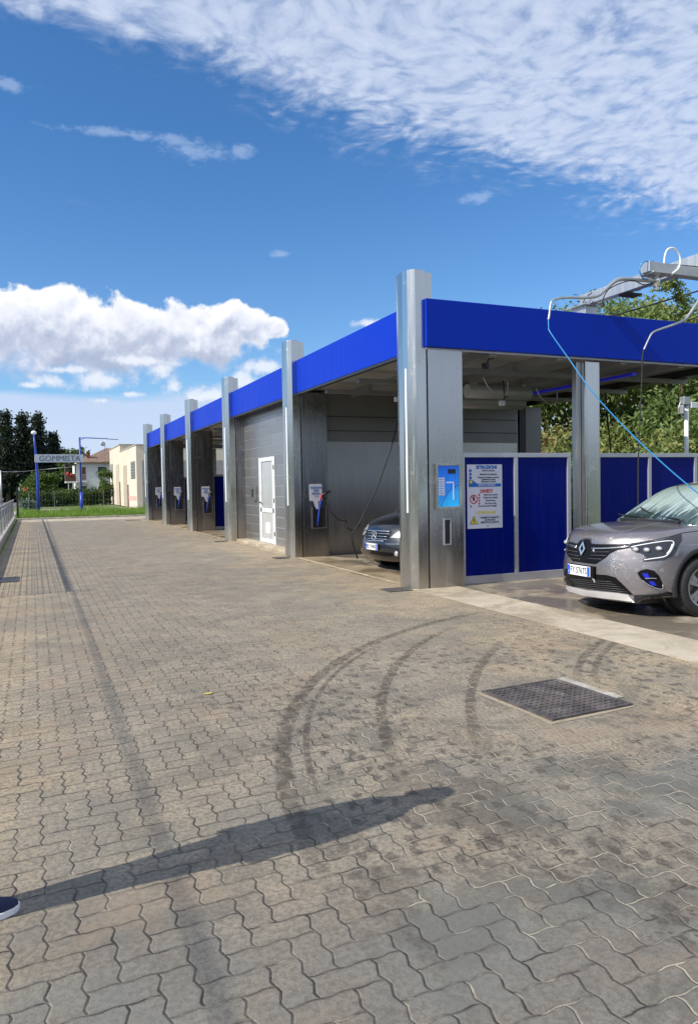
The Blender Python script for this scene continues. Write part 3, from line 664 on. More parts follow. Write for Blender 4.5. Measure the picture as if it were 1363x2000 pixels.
for i in range(n):
    a0 = 2 * math.pi * i / n; a1 = 2 * math.pi * (i + 1) / n; cx, cz = sx(0.18), sz(0.54)
    b.add([(cx + r * math.cos(a), y_, cz + r * math.sin(a)) for y_ in (-0.0125, -0.0145) for r, a in ((0.056, a0), (0.072, a0), (0.072, a1), (0.056, a1))], [(4, 5, 6, 7), (0, 3, 2, 1), (1, 2, 6, 5), (0, 4, 7, 3)])
Mr = Matrix.Translation((sx(0.18), -0.0135, sz(0.54))) @ Matrix.Rotation(R(45), 4, 'Y')
b.box(-0.058, 0.058, -0.001, 0.001, -0.006, 0.006, M=Mr).build('prohibition_ring', red, t)
MB().box(sx(0.18) - 0.02, sx(0.18) + 0.02, -0.0138, -0.012, sz(0.54) - 0.022, sz(0.54) + 0.028).cyl((sx(0.18), -0.0128, sz(0.50)), (0, 1, 0), 0.014, 0.0015, 10).build('hand_symbol', sblk, t)
def tri_(cx, cz, r): return [(cx - r, cz - r * 0.62), (cx + r, cz - r * 0.62), (cx, cz + r * 1.12)]
MB().prism(tri_(sx(0.18), sz(0.885), 0.076), 0.0122, 0.0138, M=Matrix.Rotation(R(90), 4, 'X')).build('warning_triangle', sblk, t)
MB().prism(tri_(sx(0.18), sz(0.887), 0.062), 0.0139, 0.0148, M=Matrix.Rotation(R(90), 4, 'X')).build('warning_triangle', yel, t)
MB().box(sx(0.18) - 0.008, sx(0.18) + 0.010, -0.016, -0.0149, sz(0.90), sz(0.865)).cyl((sx(0.17), -0.0155, sz(0.857)), (0, 1, 0), 0.008, 0.001, 8).box(sx(0.15), sx(0.21), -0.016, -0.0149, sz(0.918), sz(0.91)).build('slip_symbol', sblk, t)
for v, s in ((0.835, 'PAVIMENTO BAGNATO'), (0.872, 'E SCIVOLOSO'), (0.907, 'PERICOLO DI CADUTA')): stext('line', s, 0.63, v, 0.036, sblk, 0.9, 0.001)
fr = MB(); 
for (a, c_, e, g) in ((0.31, 0.95, 0.800, 0.804), (0.31, 0.95, 0.928, 0.932), (0.31, 0.316, 0.804, 0.928), (0.944, 0.95, 0.804, 0.928)): fr.box(sx(a), sx(c_), -0.0135, -0.0121, sz(g), sz(e))
for v in (0.118, 0.175, 0.498, 0.543, 0.588, 0.632): fr.box(sx(0.14 if v < .4 else .38), sx(0.96), -0.0133, -0.0121, sz(v), sz(v - 0.003))
fr.build('rule_lines', simple('rule_grey', (0.35, 0.37, 0.45), 0.5), t)
MB().cyl((sx(0.57), -0.0135, sz(0.965)), (0, 1, 0), 0.010, 0.003, 10).build('emblem', sblk, t)

# warning signs, brush holders, spray lances on pillar cladding
wl = ['white warning notice on pillar left of the dark car bay', 'white warning notice on pillar beside blue divider, left of tile wall', 'white warning notice on fifth pillar from the front', 'white warning notice half hidden on the farthest pillar']
hl = ['brush holder recess on pillar left of the dark car bay', 'brush holder recess on pillar just left of tile wall bay', 'brush holder recess on fifth pillar from the front', 'brush holder recess on the farthest pillar']
ll = ['blue handled brush lance hanging on pillar left of the dark car', 'blue handled brush lance hanging beside blue divider', 'blue handled brush lance on fifth pillar from the front', 'brush lance hanging on the farthest pillar']
for i, k in enumerate((1, 3, 4, 5)):
    y = PY[k] - 0.003
    t = thing('warning_notice', wl[i], 'sign', (5.58, y, 1.0), group='notices on the pillars')
    MB().prism([(0.0, 0.24), (0.0, 0.58), (0.02, 0.60), (0.27, 0.60), (0.29, 0.58), (0.29, 0.24), (0.20, 0.22), (0.20, 0.05), (0.15, 0.05), (0.09, 0.22)], 0.0, 0.008, M=Matrix.Rotation(R(90), 4, 'X')).build('board', sgn, t)
    for j, s in enumerate(('SPAZZOLONE', 'ZONE', 'STRADALI')): text_mesh('lettering', s, 0.058, sblue, t, 0.001, front_frame(0.145, -0.010, 0.52 - j * 0.065), 'CENTER', 0.72, 0.0015)
    text_mesh('lettering', 'vietate', 0.035, sblue, t, 0.001, front_frame(0.16, -0.010, 0.335), 'CENTER', 0.9, 0.0)
    t = thing('brush_holder', hl[i], 'holder', (5.62, y, 0.62), group='holders on the pillars')
    MB().box(0, 0.02, -0.03, 0, 0, 0.48).box(0.33, 0.35, -0.03, 0, 0, 0.48).box(0.02, 0.33, -0.03, 0, 0, 0.02).build('frame', M['steel_dark'], t)
    MB().box(0.021, 0.329, -0.006, 0, 0.021, 0.47).build('recess', M['black'], t)
    t = thing('brush_lance', ll[i], 'lance', (5.84, y - 0.06, 1.25), group='brush lances on the pillars')
    MB().tube([(-0.02, 0, 0.0), (-0.04, 0, -0.10), (-0.08, 0, -0.35), (-0.11, 0, -0.58)], [0.014, 0.018, 0.018, 0.014], 10).build('handle', M['pole_blue'], t)
    MB().tube([(-0.02, 0, 0.0), (-0.005, 0, 0.12)], 0.018, 10).build('collar', red if i == 0 else M['black'], t)
    MB().tube([(0.0, 0, 0.10), (0.10, 0, 0.14), (0.22, 0, 0.20)], [0.02, 0.028, 0.014], 10).tube([(0.08, 0, 0.13), (0.06, 0, 0.05), (0.12, 0, 0.02)], 0.010, 8).build('gun', M['black'], t)
def at(px, py, Y):
    c = Vector((px - 681.5, -(py - 1000), -1449.36)); d_ = Vector((RX.dot(c), RY.dot(c), RZ.dot(c))); return d_ * (Y / d_.y) + Vector((0, 0, CAM_H))
# ---------------------------------------------------------------- hoses, booms, covers, grates, railing
def hose(name, label, pts, r, mt, cat='hose', n=8, parent=None):
    b = MB().tube(spline(pts, n), r, 8); o = b.build(name, mt, parent)
    return tag(o, label, cat) if parent is None else o
hose('black_hose', 'black hose sagging from brush lance along dark wall of the near bay', [(6.05, 15.19, 1.44), (5.93, 15.0, 1.30), (5.92, 15.0, 1.13), (6.0, 15.0, 0.95), (6.16, 15.0, 0.81), (6.31, 15.0, 0.78), (6.35, 15.0, 0.72), (6.36, 15, 0.62), (6.47, 15, 0.57), (6.57, 15, 0.62), (6.7, 15.0, 0.75)], 0.014, M['rubber'])
hose('black_hose', 'long black hose hanging from ceiling behind the dark car', [(7.0, 13.6, 3.42), (6.93, 13.6, 2.9), (6.77, 13.6, 2.36), (6.59, 13.6, 1.89), (6.41, 13.6, 1.47), (6.21, 13.6, 1.12), (6.02, 13.6, 0.80), (5.9, 13.7, 0.5), (6.1, 13.9, 0.05)], 0.014, M['rubber'])
hose('black_hose', 'thin black hose hanging in front of the trees, right of inner post', [(11.35, 12.5, 3.45), (11.37, 12.5, 3.1), (11.43, 12.5, 2.6), (11.48, 12.5, 2.1), (11.5, 12.5, 1.2), (11.5, 12.5, 0.0)], 0.016, M['rubber'])

bm = thing('wash_boom', 'grey steel gantry beam with swivelling tube above the wet car', 'boom', (8.55, 9.8, 3.95))
bo = Vector((8.55, 9.8, 3.95))
def rel(pts): return [Vector(p) - bo for p in pts]
MB().box(-0.12, 0.12, -0.05, 0.30, -0.02, 0.50).box(-0.2, 0.2, -0.10, 0.35, 0.501, 0.515).build('beam_post', M['galv'], bm, bevel=0.006)
MB().box(-0.07, 0.07, -5.8, 0.15, 0.52, 0.71).build('main_beam', M['galv'], bm, bevel=0.008)
MB().box(-1.07, 3.4, -2.37, -2.23, 0.34, 0.47).box(-1.085, -1.071, -2.38, -2.22, 0.335, 0.475).box(-1.05, -0.72, -2.42, -2.18, 0.318, 0.339).box(-0.1, 0.1, -2.40, -2.20, 0.471, 0.519).build('cross_beam', M['galv'], bm, bevel=0.005)
arm = [(7.70, 7.5, 4.20), (7.35, 7.5, 4.185), (7.06, 7.5, 4.165), (6.93, 7.5, 4.105), (6.80, 7.5, 4.0), (6.67, 7.5, 3.915), (6.45, 7.5, 3.875), (6.22, 7.5, 3.86), (6.04, 7.5, 3.83), (5.965, 7.5, 3.79), (5.94, 7.5, 3.72), (5.925, 7.5, 3.62), (5.91, 7.5, 3.56)]
MB().tube(spline(rel(arm), 4), [0.032 - 0.019 * min(1, i / 34) for i in range(len(arm) * 4 - 3)], 12).build('swing_tube', M['galv'], bm)
MB().tube(rel([(7.67, 7.5, 4.29), (7.67, 7.5, 4.12)]), 0.045, 14).tube(rel([(7.67, 7.5, 4.12), (7.67, 7.5, 4.07)]), 0.028, 12).build('swivel', M['chrome'], bm)
MB().tube(spline(rel([(7.86, 7.43, 4.28), (7.98, 7.42, 4.38), (8.0, 7.42, 4.52), (7.90, 7.42, 4.62), (7.79, 7.42, 4.60), (7.74, 7.42, 4.52), (7.74, 7.44, 4.40)]), 6), 0.013, 8).build('white_loop', M['white'], bm)
MB().tube(spline(rel([(7.56, 7.44, 4.42), (7.42, 7.44, 4.41), (7.33, 7.44, 4.33), (7.33, 7.44, 4.25), (7.42, 7.46, 4.19), (7.62, 7.5, 4.20)]), 6), 0.009, 8).build('blue_loop', M['hose_blue'], bm)
MB().tube(spline(rel([(7.62, 7.46, 4.17), (7.4, 7.45, 4.11), (7.2, 7.46, 4.15), (6.85, 7.46, 4.02), (6.73, 7.46, 3.86), (6.78, 7.5, 3.80), (6.95, 7.9, 3.96)]), 6), 0.007, 6).tube(spline(rel([(7.75, 7.44, 4.41), (8.3, 7.44, 4.43), (8.62, 7.42, 4.42), (8.66, 7.40, 4.52), (8.5, 7.39, 4.60)]), 5), 0.008, 6).build('cable', M['rubber'], bm)
MB().tube(spline(rel([(8.44, 9.6, 4.62), (8.40, 9.72, 4.55), (8.42, 9.8, 4.45), (8.47, 9.78, 4.52)]), 5), 0.008, 6).box(-0.02, 0.26, -0.9, -0.7, 0.49, 0.519).build('clamp', M['rubber'], bm)
hose('blue_hose', 'bright blue pressure hose running from boom tip over the wet car', [(5.912, 7.5, 3.57), (5.89, 7.47, 3.48), (5.875, 7.42, 3.39), (5.97, 7.2, 3.04), (6.09, 6.9, 2.585), (6.30, 6.55, 2.11), (6.47, 6.2, 1.72), (6.63, 5.9, 1.41), (7.0, 5.55, 0.95), (7.6, 5.3, 0.4), (8.1, 5.2, 0.03), (8.6, 5.3, 0.02)], 0.0075, M['hose_blue'])
t = thing('spray_lance', 'black spray lance lying at the end of blue hose', 'lance', (8.6, 5.3, 0.02))
MB().tube([(0, 0, 0), (0.25, 0.02, 0.0)], 0.02, 10).build('handle', M['black'], t); MB().tube([(0.25, 0.02, 0), (1.0, 0.1, 0)], 0.009, 8).build('tube', M['chrome'], t)
b2 = thing('wash_boom', 'thin grey swing tube with black hose, right edge below gantry', 'boom', (11.9, 9.8, 3.95))
bo = Vector((11.9, 9.8, 3.95))
MB().box(-0.12, 0.12, -0.05, 0.30, -0.02, 0.50).build('beam_post', M['galv'], b2); MB().box(-0.07, 0.07, -3.8, 0.15, 0.501, 0.68).build('main_beam', M['galv'], b2)
MB().tube(rel([(11.9, 8.6, 4.45), (11.9, 8.6, 4.30)]), 0.045, 12).build('swivel', M['chrome'], b2)
a2 = [(11.9, 8.6, 4.36), (11.2, 8.6, 4.40), (10.4, 8.6, 4.42), (9.9, 8.6, 4.45), (9.70, 8.6, 4.38), (9.46, 8.6, 4.12), (9.33, 8.6, 4.02), (9.09, 8.6, 3.93), (8.90, 8.6, 3.87), (8.72, 8.6, 3.80), (8.64, 8.6, 3.70), (8.58, 8.6, 3.60), (8.54, 8.6, 3.53)]
MB().tube(spline(rel(a2), 4), [0.032 - 0.020 * min(1, i / 40) for i in range(len(a2) * 4 - 3)], 12).build('swing_tube', M['galv'], b2)
hose('black_hose', 'thin black hose hanging straight down from the right swing tube', [(8.54, 8.6, 3.54), (8.51, 8.6, 3.4), (8.50, 8.6, 3.1), (8.47, 8.6, 2.6), (8.43, 8.6, 2.0), (8.42, 8.6, 1.2), (8.45, 8.65, 0.3), (8.7, 8.7, 0.02)], 0.010, M['rubber'])
# ceiling cameras and spray heads
def ceil_cam(x, y, z, ztop, label):
    t = thing('security_camera', label, 'camera', (x, y, z))
    MB().box(-0.05, 0.05, -0.035, 0.035, 0.0, 0.09).cyl((-0.0, -0.045, 0.04), (0, 1, 0), 0.028, 0.03, 12).build('housing', M['black'] if y < 11 else M['white'], t, bevel=0.006)
    MB().tube([(0.03, 0, 0.08), (0.06, 0, 0.16), (0.03, 0, ztop - z)], 0.012, 8).tube([(0.05, 0, 0.15), (0.16, 0, 0.17)], 0.009, 8).build('bracket', M['black'], t)
ceil_cam(6.62, 9.95, 3.36, 3.655, 'small black camera bracket hanging under roof right of the corner pillar')
ceil_cam(6.53, 12.86, 3.16, 3.655, 'small pale camera hanging from dark ceiling left of corner pillar')
ceil_cam(8.0, 11.5, 2.98, 3.44, 'small camera hanging among ducts beneath the roof')
for (x, y, lab) in ((7.4, 11.2, 'curled pale cable hanging under the roof left of ducts'), (9.3, 12.2, 'curled pale cable hanging under the roof beside blue light')):
    hose('hanging_cable', lab, [(x, y, 3.44), (x + 0.12, y, 3.25), (x + 0.35, y, 3.12), (x + 0.5, y, 3.2), (x + 0.52, y, 3.4)], 0.012, M['galv'], 'cable')

# flood light mast in front of the trees
t = thing('light_mast', 'white mast with two small floodlights before the leafy trees', 'mast', (14.22, 13.0, 0))
MB().cyl((0, 0, 1.66), (0, 0, 1), 0.05, 3.32, 12).build('pole', M['white'], t)
MB().box(-0.17, 0.02, -0.09, 0.05, 3.32, 3.50).box(-0.22, -0.175, -0.1, 0.06, 3.1, 3.3).build('floodlight', M['galv'], t, bevel=0.01)
MB().box(0.05, 0.26, -0.10, 0.04, 3.24, 3.38).build('floodlight', M['white'], t, bevel=0.01)
MB().tube(spline([(-0.18, 0, 3.4), (-0.24, 0, 3.2), (-0.10, 0, 3.0), (-0.04, 0, 3.05)], 5), 0.014, 6).build('cable', M['galv'], t)

# manhole cover
M['mortar'] = make_concrete('stained_mortar', (0.30, 0.25, 0.18), (0.40, 0.34, 0.25), 0, 8)
mh = thing('manhole_cover', 'dark square cast iron cover with studded surface set in the paving', 'manhole cover', (3.42, 4.30, 0.0), R(3.0))
b = MB().box(-0.335, 0.335, -0.36, 0.36, 0.002, 0.012)
for i in range(13):
    for j in range(14):
        cx = -0.30 + i * 0.05; cy = -0.325 + j * 0.05; off = 0.0
        a = 0.021; q = [(cx - a, cy), (cx - a * .6, cy - a * .75), (cx + a * .6, cy - a * .75), (cx + a, cy), (cx + a * .6, cy + a * .75), (cx - a * .6, cy + a * .75)]
        b.prism(q if (i + j) % 2 else [(cx - a * .75, cy - a * .6), (cx, cy - a), (cx + a * .75, cy - a * .6), (cx + a * .75, cy + a * .6), (cx, cy + a), (cx - a * .75, cy + a * .6)], 0.0121, 0.018)
b.build('lid', M['iron'], mh)
MB().box(-0.36, -0.337, -0.385, 0.385, 0.001, 0.016).box(0.337, 0.36, -0.385, 0.385, 0.001, 0.016).box(-0.336, 0.336, -0.385, -0.362, 0.001, 0.016).box(-0.336, 0.336, 0.362, 0.385, 0.001, 0.016).build('frame', M['iron'], mh)
MB().box(0.365, 0.45, -0.22, 0.40, 0.001, 0.010).build('mortar_strip', M['kerb'], mh)
MB().prism([(-0.41, -0.43), (-0.363, -0.43), (-0.363, 0.40), (-0.39, 0.42), (-0.40, 0.1), (-0.385, -0.1)], 0.0005, 0.004).prism([(-0.362, -0.425), (0.0, -0.43), (0.36, -0.41), (0.36, -0.388), (-0.362, -0.388)], 0.0005, 0.0035).build('mortar_edge', M['mortar'], mh)
def grate(name, label, x0, x1, y0, y1, n=9):
    t = thing(name, label, 'drain grate', (x0, y0, 0))
    MB().box(0, x1 - x0, 0, y1 - y0, 0.001, 0.004).build('pit', M['black'], t)
    b = MB().box(0, x1 - x0, 0, 0.02, 0.0041, 0.014).box(0, x1 - x0, y1 - y0 - 0.02, y1 - y0, 0.0041, 0.014)
    for i in range(n + 1): xx = (x1 - x0 - 0.02) * i / n; b.box(xx, xx + 0.014, 0.0201, y1 - y0 - 0.0201, 0.0041, 0.013)
    b.build('bars', M['iron'], t)
grate('drain_grate', 'rusty drain grate at foot of the corner pillar', 4.72, 5.10, 9.62, 9.95)
grate('drain_grate', 'dark drain grate in shadow by the left railing', -0.62, -0.25, 13.9, 14.6)
grate('drain_grate', 'small drain grate at foot of second pillar', 4.78, 5.08, 15.22, 15.55)
grate('drain_grate', 'small drain grate at foot of third pillar beside the tiled wall', 4.78, 5.08, 20.85, 21.15)
grate('drain_grate', 'thin drain slot in far concrete near the last pillar', 4.2, 4.9, 37.6, 37.9)
t = tag(MB().prism([(0, -0.02), (0.03, -0.012), (0.04, 0.01), (0.01, 0.02), (-0.02, 0.012), (-0.03, -0.005)], 0.006, 0.009).build('fallen_leaf', simple('yellow_leaf', (0.55, 0.42, 0.10), 0.6), loc=(1.18, 5.55, 0)), 'small yellow leaf fallen on the paving left of tyre marks', 'leaf')

# railing with flat bars on a low concrete kerb
rl = thing('railing', 'galvanised post and wire railing on low concrete kerb along the left edge', 'railing', (-0.90, -6, 0))
b = MB().box(-0.12, 0.10, 0, 48.6, -0.05, 0.20)
b.build('kerb_wall', M['kerb'], rl, bevel=0.02)
b = MB().box(-0.02, 0.022, 18, 48.6, 1.065, 1.10); b.build('top_rail', M['galv'], rl, bevel=0.004)
MB().box(-0.01, 0.01, 18, 48.6, 0.26, 0.29).build('lower_rail', M['galv'], rl)
b = MB()
for i in range(11): b.box(-0.002, 0.002, 18.06, 48.5, 0.34 + i * 0.066, 0.344 + i * 0.066)
y = 18.3
while y < 48.3: b.box(-0.0025, 0.0025, y, y + 0.005, 0.291, 1.064); y += 0.30
b.build('wire_mesh', M['black'], rl)
for yy in [18.0 + 2.7 * i for i in range(12)]:
    MB().box(-0.022, 0.022, yy, yy + 0.05, 0.2, 1.064 if yy > 18.1 else 1.35).build('post', M['galv'], rl)
t = thing('fence_post', 'slim black post where left railing meets the grass verge', 'post', (-0.72, 43.2, 0))
MB().box(-0.05, 0.05, -0.05, 0.05, 0, 1.75).build('shaft', M['black'], t); MB().box(-0.06, 0.06, -0.06, 0.06, 1.75, 1.78).build('cap', M['black'], t)

# person just outside the left edge: only the toe of one shoe is in the picture
def skin_body(name, pts, edges, radii, mt, parent=None, levels=2):
    me = bpy.data.meshes.new(name); me.from_pydata([Vector(p) for p in pts], edges, [])
    o = bpy.data.objects.new('tmp', me); COL.objects.link(o)
    sk = o.modifiers.new('s', 'SKIN'); sk.use_smooth_shade = True; sb = o.modifiers.new('b', 'SUBSURF'); sb.levels = levels
    for v, r in zip(me.skin_vertices[0].data, radii): v.radius = r if isinstance(r, tuple) else (r, r)
    me.skin_vertices[0].data[0].use_root = True
    dg = bpy.context.evaluated_depsgraph_get(); out = bpy.data.meshes.new_from_object(o.evaluated_get(dg)); bpy.data.objects.remove(o)
    out.materials.clear(); out.materials.append(mt); out.name = name
    ob = bpy.data.objects.new(name, out); COL.objects.link(ob); ob.parent = parent
    out.polygons.foreach_set('use_smooth', [True] * len(out.polygons)); return ob
skin = simple('skin', (0.45, 0.27, 0.19), 0.55, 0, 0.05); navy = simple('navy_cloth', (0.012, 0.018, 0.06), 0.8, 0, 0.2, 20, 0.2); hairm = simple('dark_hair', (0.03, 0.02, 0.015), 0.7)
pr = thing('person', 'person at the left edge, only the navy shoe with white sole in view', 'person', (-0.285, 3.02, 0), R(10))
pts = [(-0.02, 0, 0.93), (-0.02, 0, 1.12), (-0.02, 0, 1.30), (-0.02, 0, 1.42), (-0.02, 0, 1.50), (0.0, 0, 1.60),
       (-0.02, 0.075, 0.88), (-0.05, 0.045, 0.48), (-0.15, 0.035, 0.09), (-0.02, -0.075, 0.88), (0.0, -0.045, 0.48), (-0.03, -0.04, 0.09),
       (-0.02, 0.10, 1.38), (-0.03, 0.14, 1.10), (0.03, 0.145, 0.92), (-0.02, -0.10, 1.38), (-0.03, -0.14, 1.10), (0.03, -0.145, 0.92)]
ed = [(0, 1), (1, 2), (2, 3), (3, 4), (4, 5), (0, 6), (6, 7), (7, 8), (0, 9), (9, 10), (10, 11), (3, 12), (12, 13), (13, 14), (3, 15), (15, 16), (16, 17)]
rad = [(0.17, 0.17), (0.16, 0.16), (0.15, 0.15), (0.11, 0.11), 0.08, 0.08, (0.085, 0.085), 0.058, 0.045, (0.085, 0.085), 0.058, 0.045, 0.055, 0.042, 0.032, 0.055, 0.042, 0.032]
body = skin_body('body', pts, ed, rad, navy, pr)
hd = MB().ball((0.0, 0, 1.60), 0.095, 0.075, 0.115, 20, 14); hd.ball((0.098, 0, 1.59), 0.02, 0.015, 0.022, 8, 6)
for s in (-1, 1): hd.ball((0.0, s * 0.078, 1.60), 0.02, 0.012, 0.03, 8, 6)
hd.build('head', skin, pr)
MB().ball((-0.015, 0, 1.635), 0.103, 0.083, 0.10, 20, 12).build('hair', hairm, pr)
for s in (-1, 1):
    hb = MB().ball((0.055, s * 0.145, 0.87), 0.022, 0.035, 0.045, 10, 8)
    for f in range(4): hb.tube([(0.055 + 0.0, s * 0.145 + (f - 1.5) * 0.017, 0.84), (0.065, s * 0.145 + (f - 1.5) * 0.018, 0.80), (0.055, s * 0.145 + (f - 1.5) * 0.017, 0.768 + abs(f - 1.3) * 0.006)], [0.009, 0.0085, 0.007], 8)
    hb.tube([(0.06, s * 0.11, 0.875), (0.085, s * 0.095, 0.84), (0.085, s * 0.10, 0.815)], [0.011, 0.010, 0.008], 8)
    hb.build('hand', skin, pr)
def shoe(cy, ox=0.0):
    up = []; n = 18; rings = []
    prof = [(-0.13, 0.034, 0.075), (-0.10, 0.040, 0.095), (-0.04, 0.040, 0.098), (0.02, 0.042, 0.080), (0.08, 0.047, 0.064), (0.13, 0.046, 0.056), (0.165, 0.036, 0.047), (0.185, 0.018, 0.036)]
    prof = [(x + ox, w, h) for x, w, h in prof]; b = MB(); vs = []; fs = []
    for (x, w, h) in prof:
        for k in range(9):
            a = math.pi * k / 8; vs.append((x, cy + w * math.cos(a), 0.024 + (h - 0.024) * math.sin(a) ** 0.8))
    for i in range(len(prof) - 1):
        for k in range(8): fs.append((i * 9 + k, i * 9 + k + 1, (i + 1) * 9 + k + 1, (i + 1) * 9 + k))
    fs.append(tuple(range(9))); fs.append(tuple(reversed(range(len(prof) * 9 - 9, len(prof) * 9)))); b.add(vs, fs, True)
    o = b.build('shoe', navy, pr)
    out = [(x, cy + w + 0.004) for x, w, h in prof] + [(0.194 + ox, cy)] + [(x, cy - w - 0.004) for x, w, h in reversed(prof)]
    MB().prism(out, 0.0, 0.026).build('sole', M['white'], o, bevel=0.004)
shoe(-0.045); shoe(0.045, -0.12)
# ---------------------------------------------------------------- cars
def strip_interp(rows): return rows
def make_body(rows, widths, name):
    """rows: (x, z, half width, sweep back, crown) from lower lip over bonnet and tail; returns a subdivided closed shell"""
    T = [-1, -0.88, -0.6, -0.3, 0, 0.3, 0.6, 0.88, 1]
    vs = []; fs = []
    for (x, z, w, s, c) in rows:
        for t_ in T: vs.append(Vector((x + s * abs(t_) ** 2.6, w * t_, z - c * abs(t_) ** 2.2)))
    nt = len(T)
    for i in range(len(rows) - 1):
        for k in range(nt - 1): fs.append((i * nt + k, (i + 1) * nt + k, (i + 1) * nt + k + 1, i * nt + k + 1))
    nf = 5; nr = len(rows)
    rear_first = nr - nf       # the rows that form the tail
    cols = list(range(nf - 1, rear_first + 1))
    for side, k in ((-1, 0), (1, nt - 1)):
        grid = []
        for lv in range(nf):
            line = [lv * nt + k]
            if lv == nf - 1:
                line = [c * nt + k for c in cols]
            else:
                a = vs[lv * nt + k]; zr = vs[(nr - 1 - lv) * nt + k]
                for c in cols[1:-1]:
                    top = vs[c * nt + k]; z = a.z + (zr.z - a.z) * max(0, min(1, (top.x - a.x) / (zr.x - a.x)))
                    if lv == nf - 2: z = top.z - 0.11
                    vs.append(Vector((top.x, side * widths[lv], z))); line.append(len(vs) - 1)
                line.append((nr - 1 - lv) * nt + k)
            grid.append(line)
        for lv in range(nf - 1):
            for i in range(len(cols) - 1):
                q = (grid[lv][i], grid[lv][i + 1], grid[lv + 1][i + 1], grid[lv + 1][i]); fs.append(q if side < 0 else tuple(reversed(q)))
        if side < 0: botn = grid[0]
        else: botf = grid[0]
    m0 = 0
    for i in range(len(cols) - 1): fs.append((botn[i + 1], botn[i], botf[i], botf[i + 1]))
    me = bpy.data.meshes.new(name); me.from_pydata(vs, [], fs); me.update()
    bmm = bmesh.new(); bmm.from_mesh(me); bmesh.ops.recalc_face_normals(bmm, faces=bmm.faces); bmm.to_mesh(me); bmm.free()
    return me
def baked(me, cutters=(), levels=3, name='body', mats=()):
    o = bpy.data.objects.new('tmp', me); COL.objects.link(o)
    sb = o.modifiers.new('s', 'SUBSURF'); sb.levels = levels; sb.render_levels = levels
    tmp = []
    for b in cutters:
        c = bpy.data.objects.new('tmpcut', b.mesh('cut', M['black'])); COL.objects.link(c); tmp.append(c)
        bo_ = o.modifiers.new('b', 'BOOLEAN'); bo_.operation = 'DIFFERENCE'; bo_.object = c; bo_.solver = 'EXACT'
    dg = bpy.context.evaluated_depsgraph_get(); dg.update(); out = bpy.data.meshes.new_from_object(o.evaluated_get(dg))
    for c in tmp: bpy.data.objects.remove(c)
    bpy.data.objects.remove(o); out.name = name; out.materials.clear()
    for mt in mats: out.materials.append(mt)
    out.polygons.foreach_set('use_smooth', [True] * len(out.polygons)); return out
class Surf:
    """casts outlines on to a car's skin so that lamps, grilles and trim follow its curvature"""
    def __init__(s, me, root):
        bmm = bmesh.new(); bmm.from_mesh(me); s.b = BVHTree.FromBMesh(bmm); bmm.free()
        s.root = root; bpy.context.view_layer.update(); s.inv = root.matrix_world.inverted(); s.eye = s.inv @ Vector((0, 0, CAM_H))
    def dir(s, px, py):
        c = Vector((px - 681.5, -(py - 1000), -1449.36)); d = Vector((RX.dot(c), RY.dot(c), RZ.dot(c)))
        return (s.inv.to_3x3() @ d).normalized()
    def hit(s, px, py, lift=0.004):
        d = s.dir(px, py); loc, n, _, _ = s.b.ray_cast(s.eye, d)
        if loc is None:
            best = s.b.find_nearest(s.eye + d * 8.9); loc, n = best[0], best[1]
        if n.dot(d) > 0: n = -n
        return loc + n * lift, n
    def patch(s, poly, name, mt, parent, lift=0.004, thick=0.006, mirror=False, size=7.0, drop=0.0):
        bmm = bmesh.new(); f = bmm.faces.new([bmm.verts.new((x, y, 0)) for x, y in poly]); bmesh.ops.triangulate(bmm, faces=[f])
        for _ in range(5):
            es = [e for e in bmm.edges if e.calc_length() > size]
            if not es: break
            bmesh.ops.subdivide_edges(bmm, edges=es, cuts=1); bmesh.ops.triangulate(bmm, faces=[f for f in bmm.faces if len(f.verts) > 3])
        back = {}
        for v in bmm.verts:
            p, n = s.hit(v.co.x, v.co.y, lift); v.co = p; back[v.index] = n
        bmm.normal_update(); bmm.verts.index_update()
        c = sum((v.co for v in bmm.verts), Vector()) / len(bmm.verts)
        ns = [back.get(v.index, Vector((-1, 0, 0))) for v in bmm.verts]
        geo = bmesh.ops.extrude_face_region(bmm, geom=list(bmm.faces))
        nv = [g for g in geo['geom'] if isinstance(g, bmesh.types.BMVert)]
        dd = (s.eye - c).normalized()
        for v in nv: v.co += dd * thick
        bmesh.ops.recalc_face_normals(bmm, faces=bmm.faces)
        me = bpy.data.meshes.new(name); bmm.to_mesh(me); bmm.free(); me.materials.append(mt)
        o = link(name, me, None, parent)
        if mirror:
            m2 = me.copy(); m2.transform(Matrix.Diagonal((1, -1, 1, 1))); m2.flip_normals(); o2 = link(name, m2, None, parent); return o, o2
        return o
    def line(s, pts, r, name, mt, parent, lift=0.004, mirror=False, n=4):
        P2 = spline([(x, y, 0) for x, y in pts], n); q = [s.hit(p.x, p.y, lift)[0] for p in P2]
        o = MB().tube(q, r, 8).build(name, mt, parent)
        if mirror:
            m2 = o.data.copy(); m2.transform(Matrix.Diagonal((1, -1, 1, 1))); m2.flip_normals(); link(name, m2, None, parent)
        return o
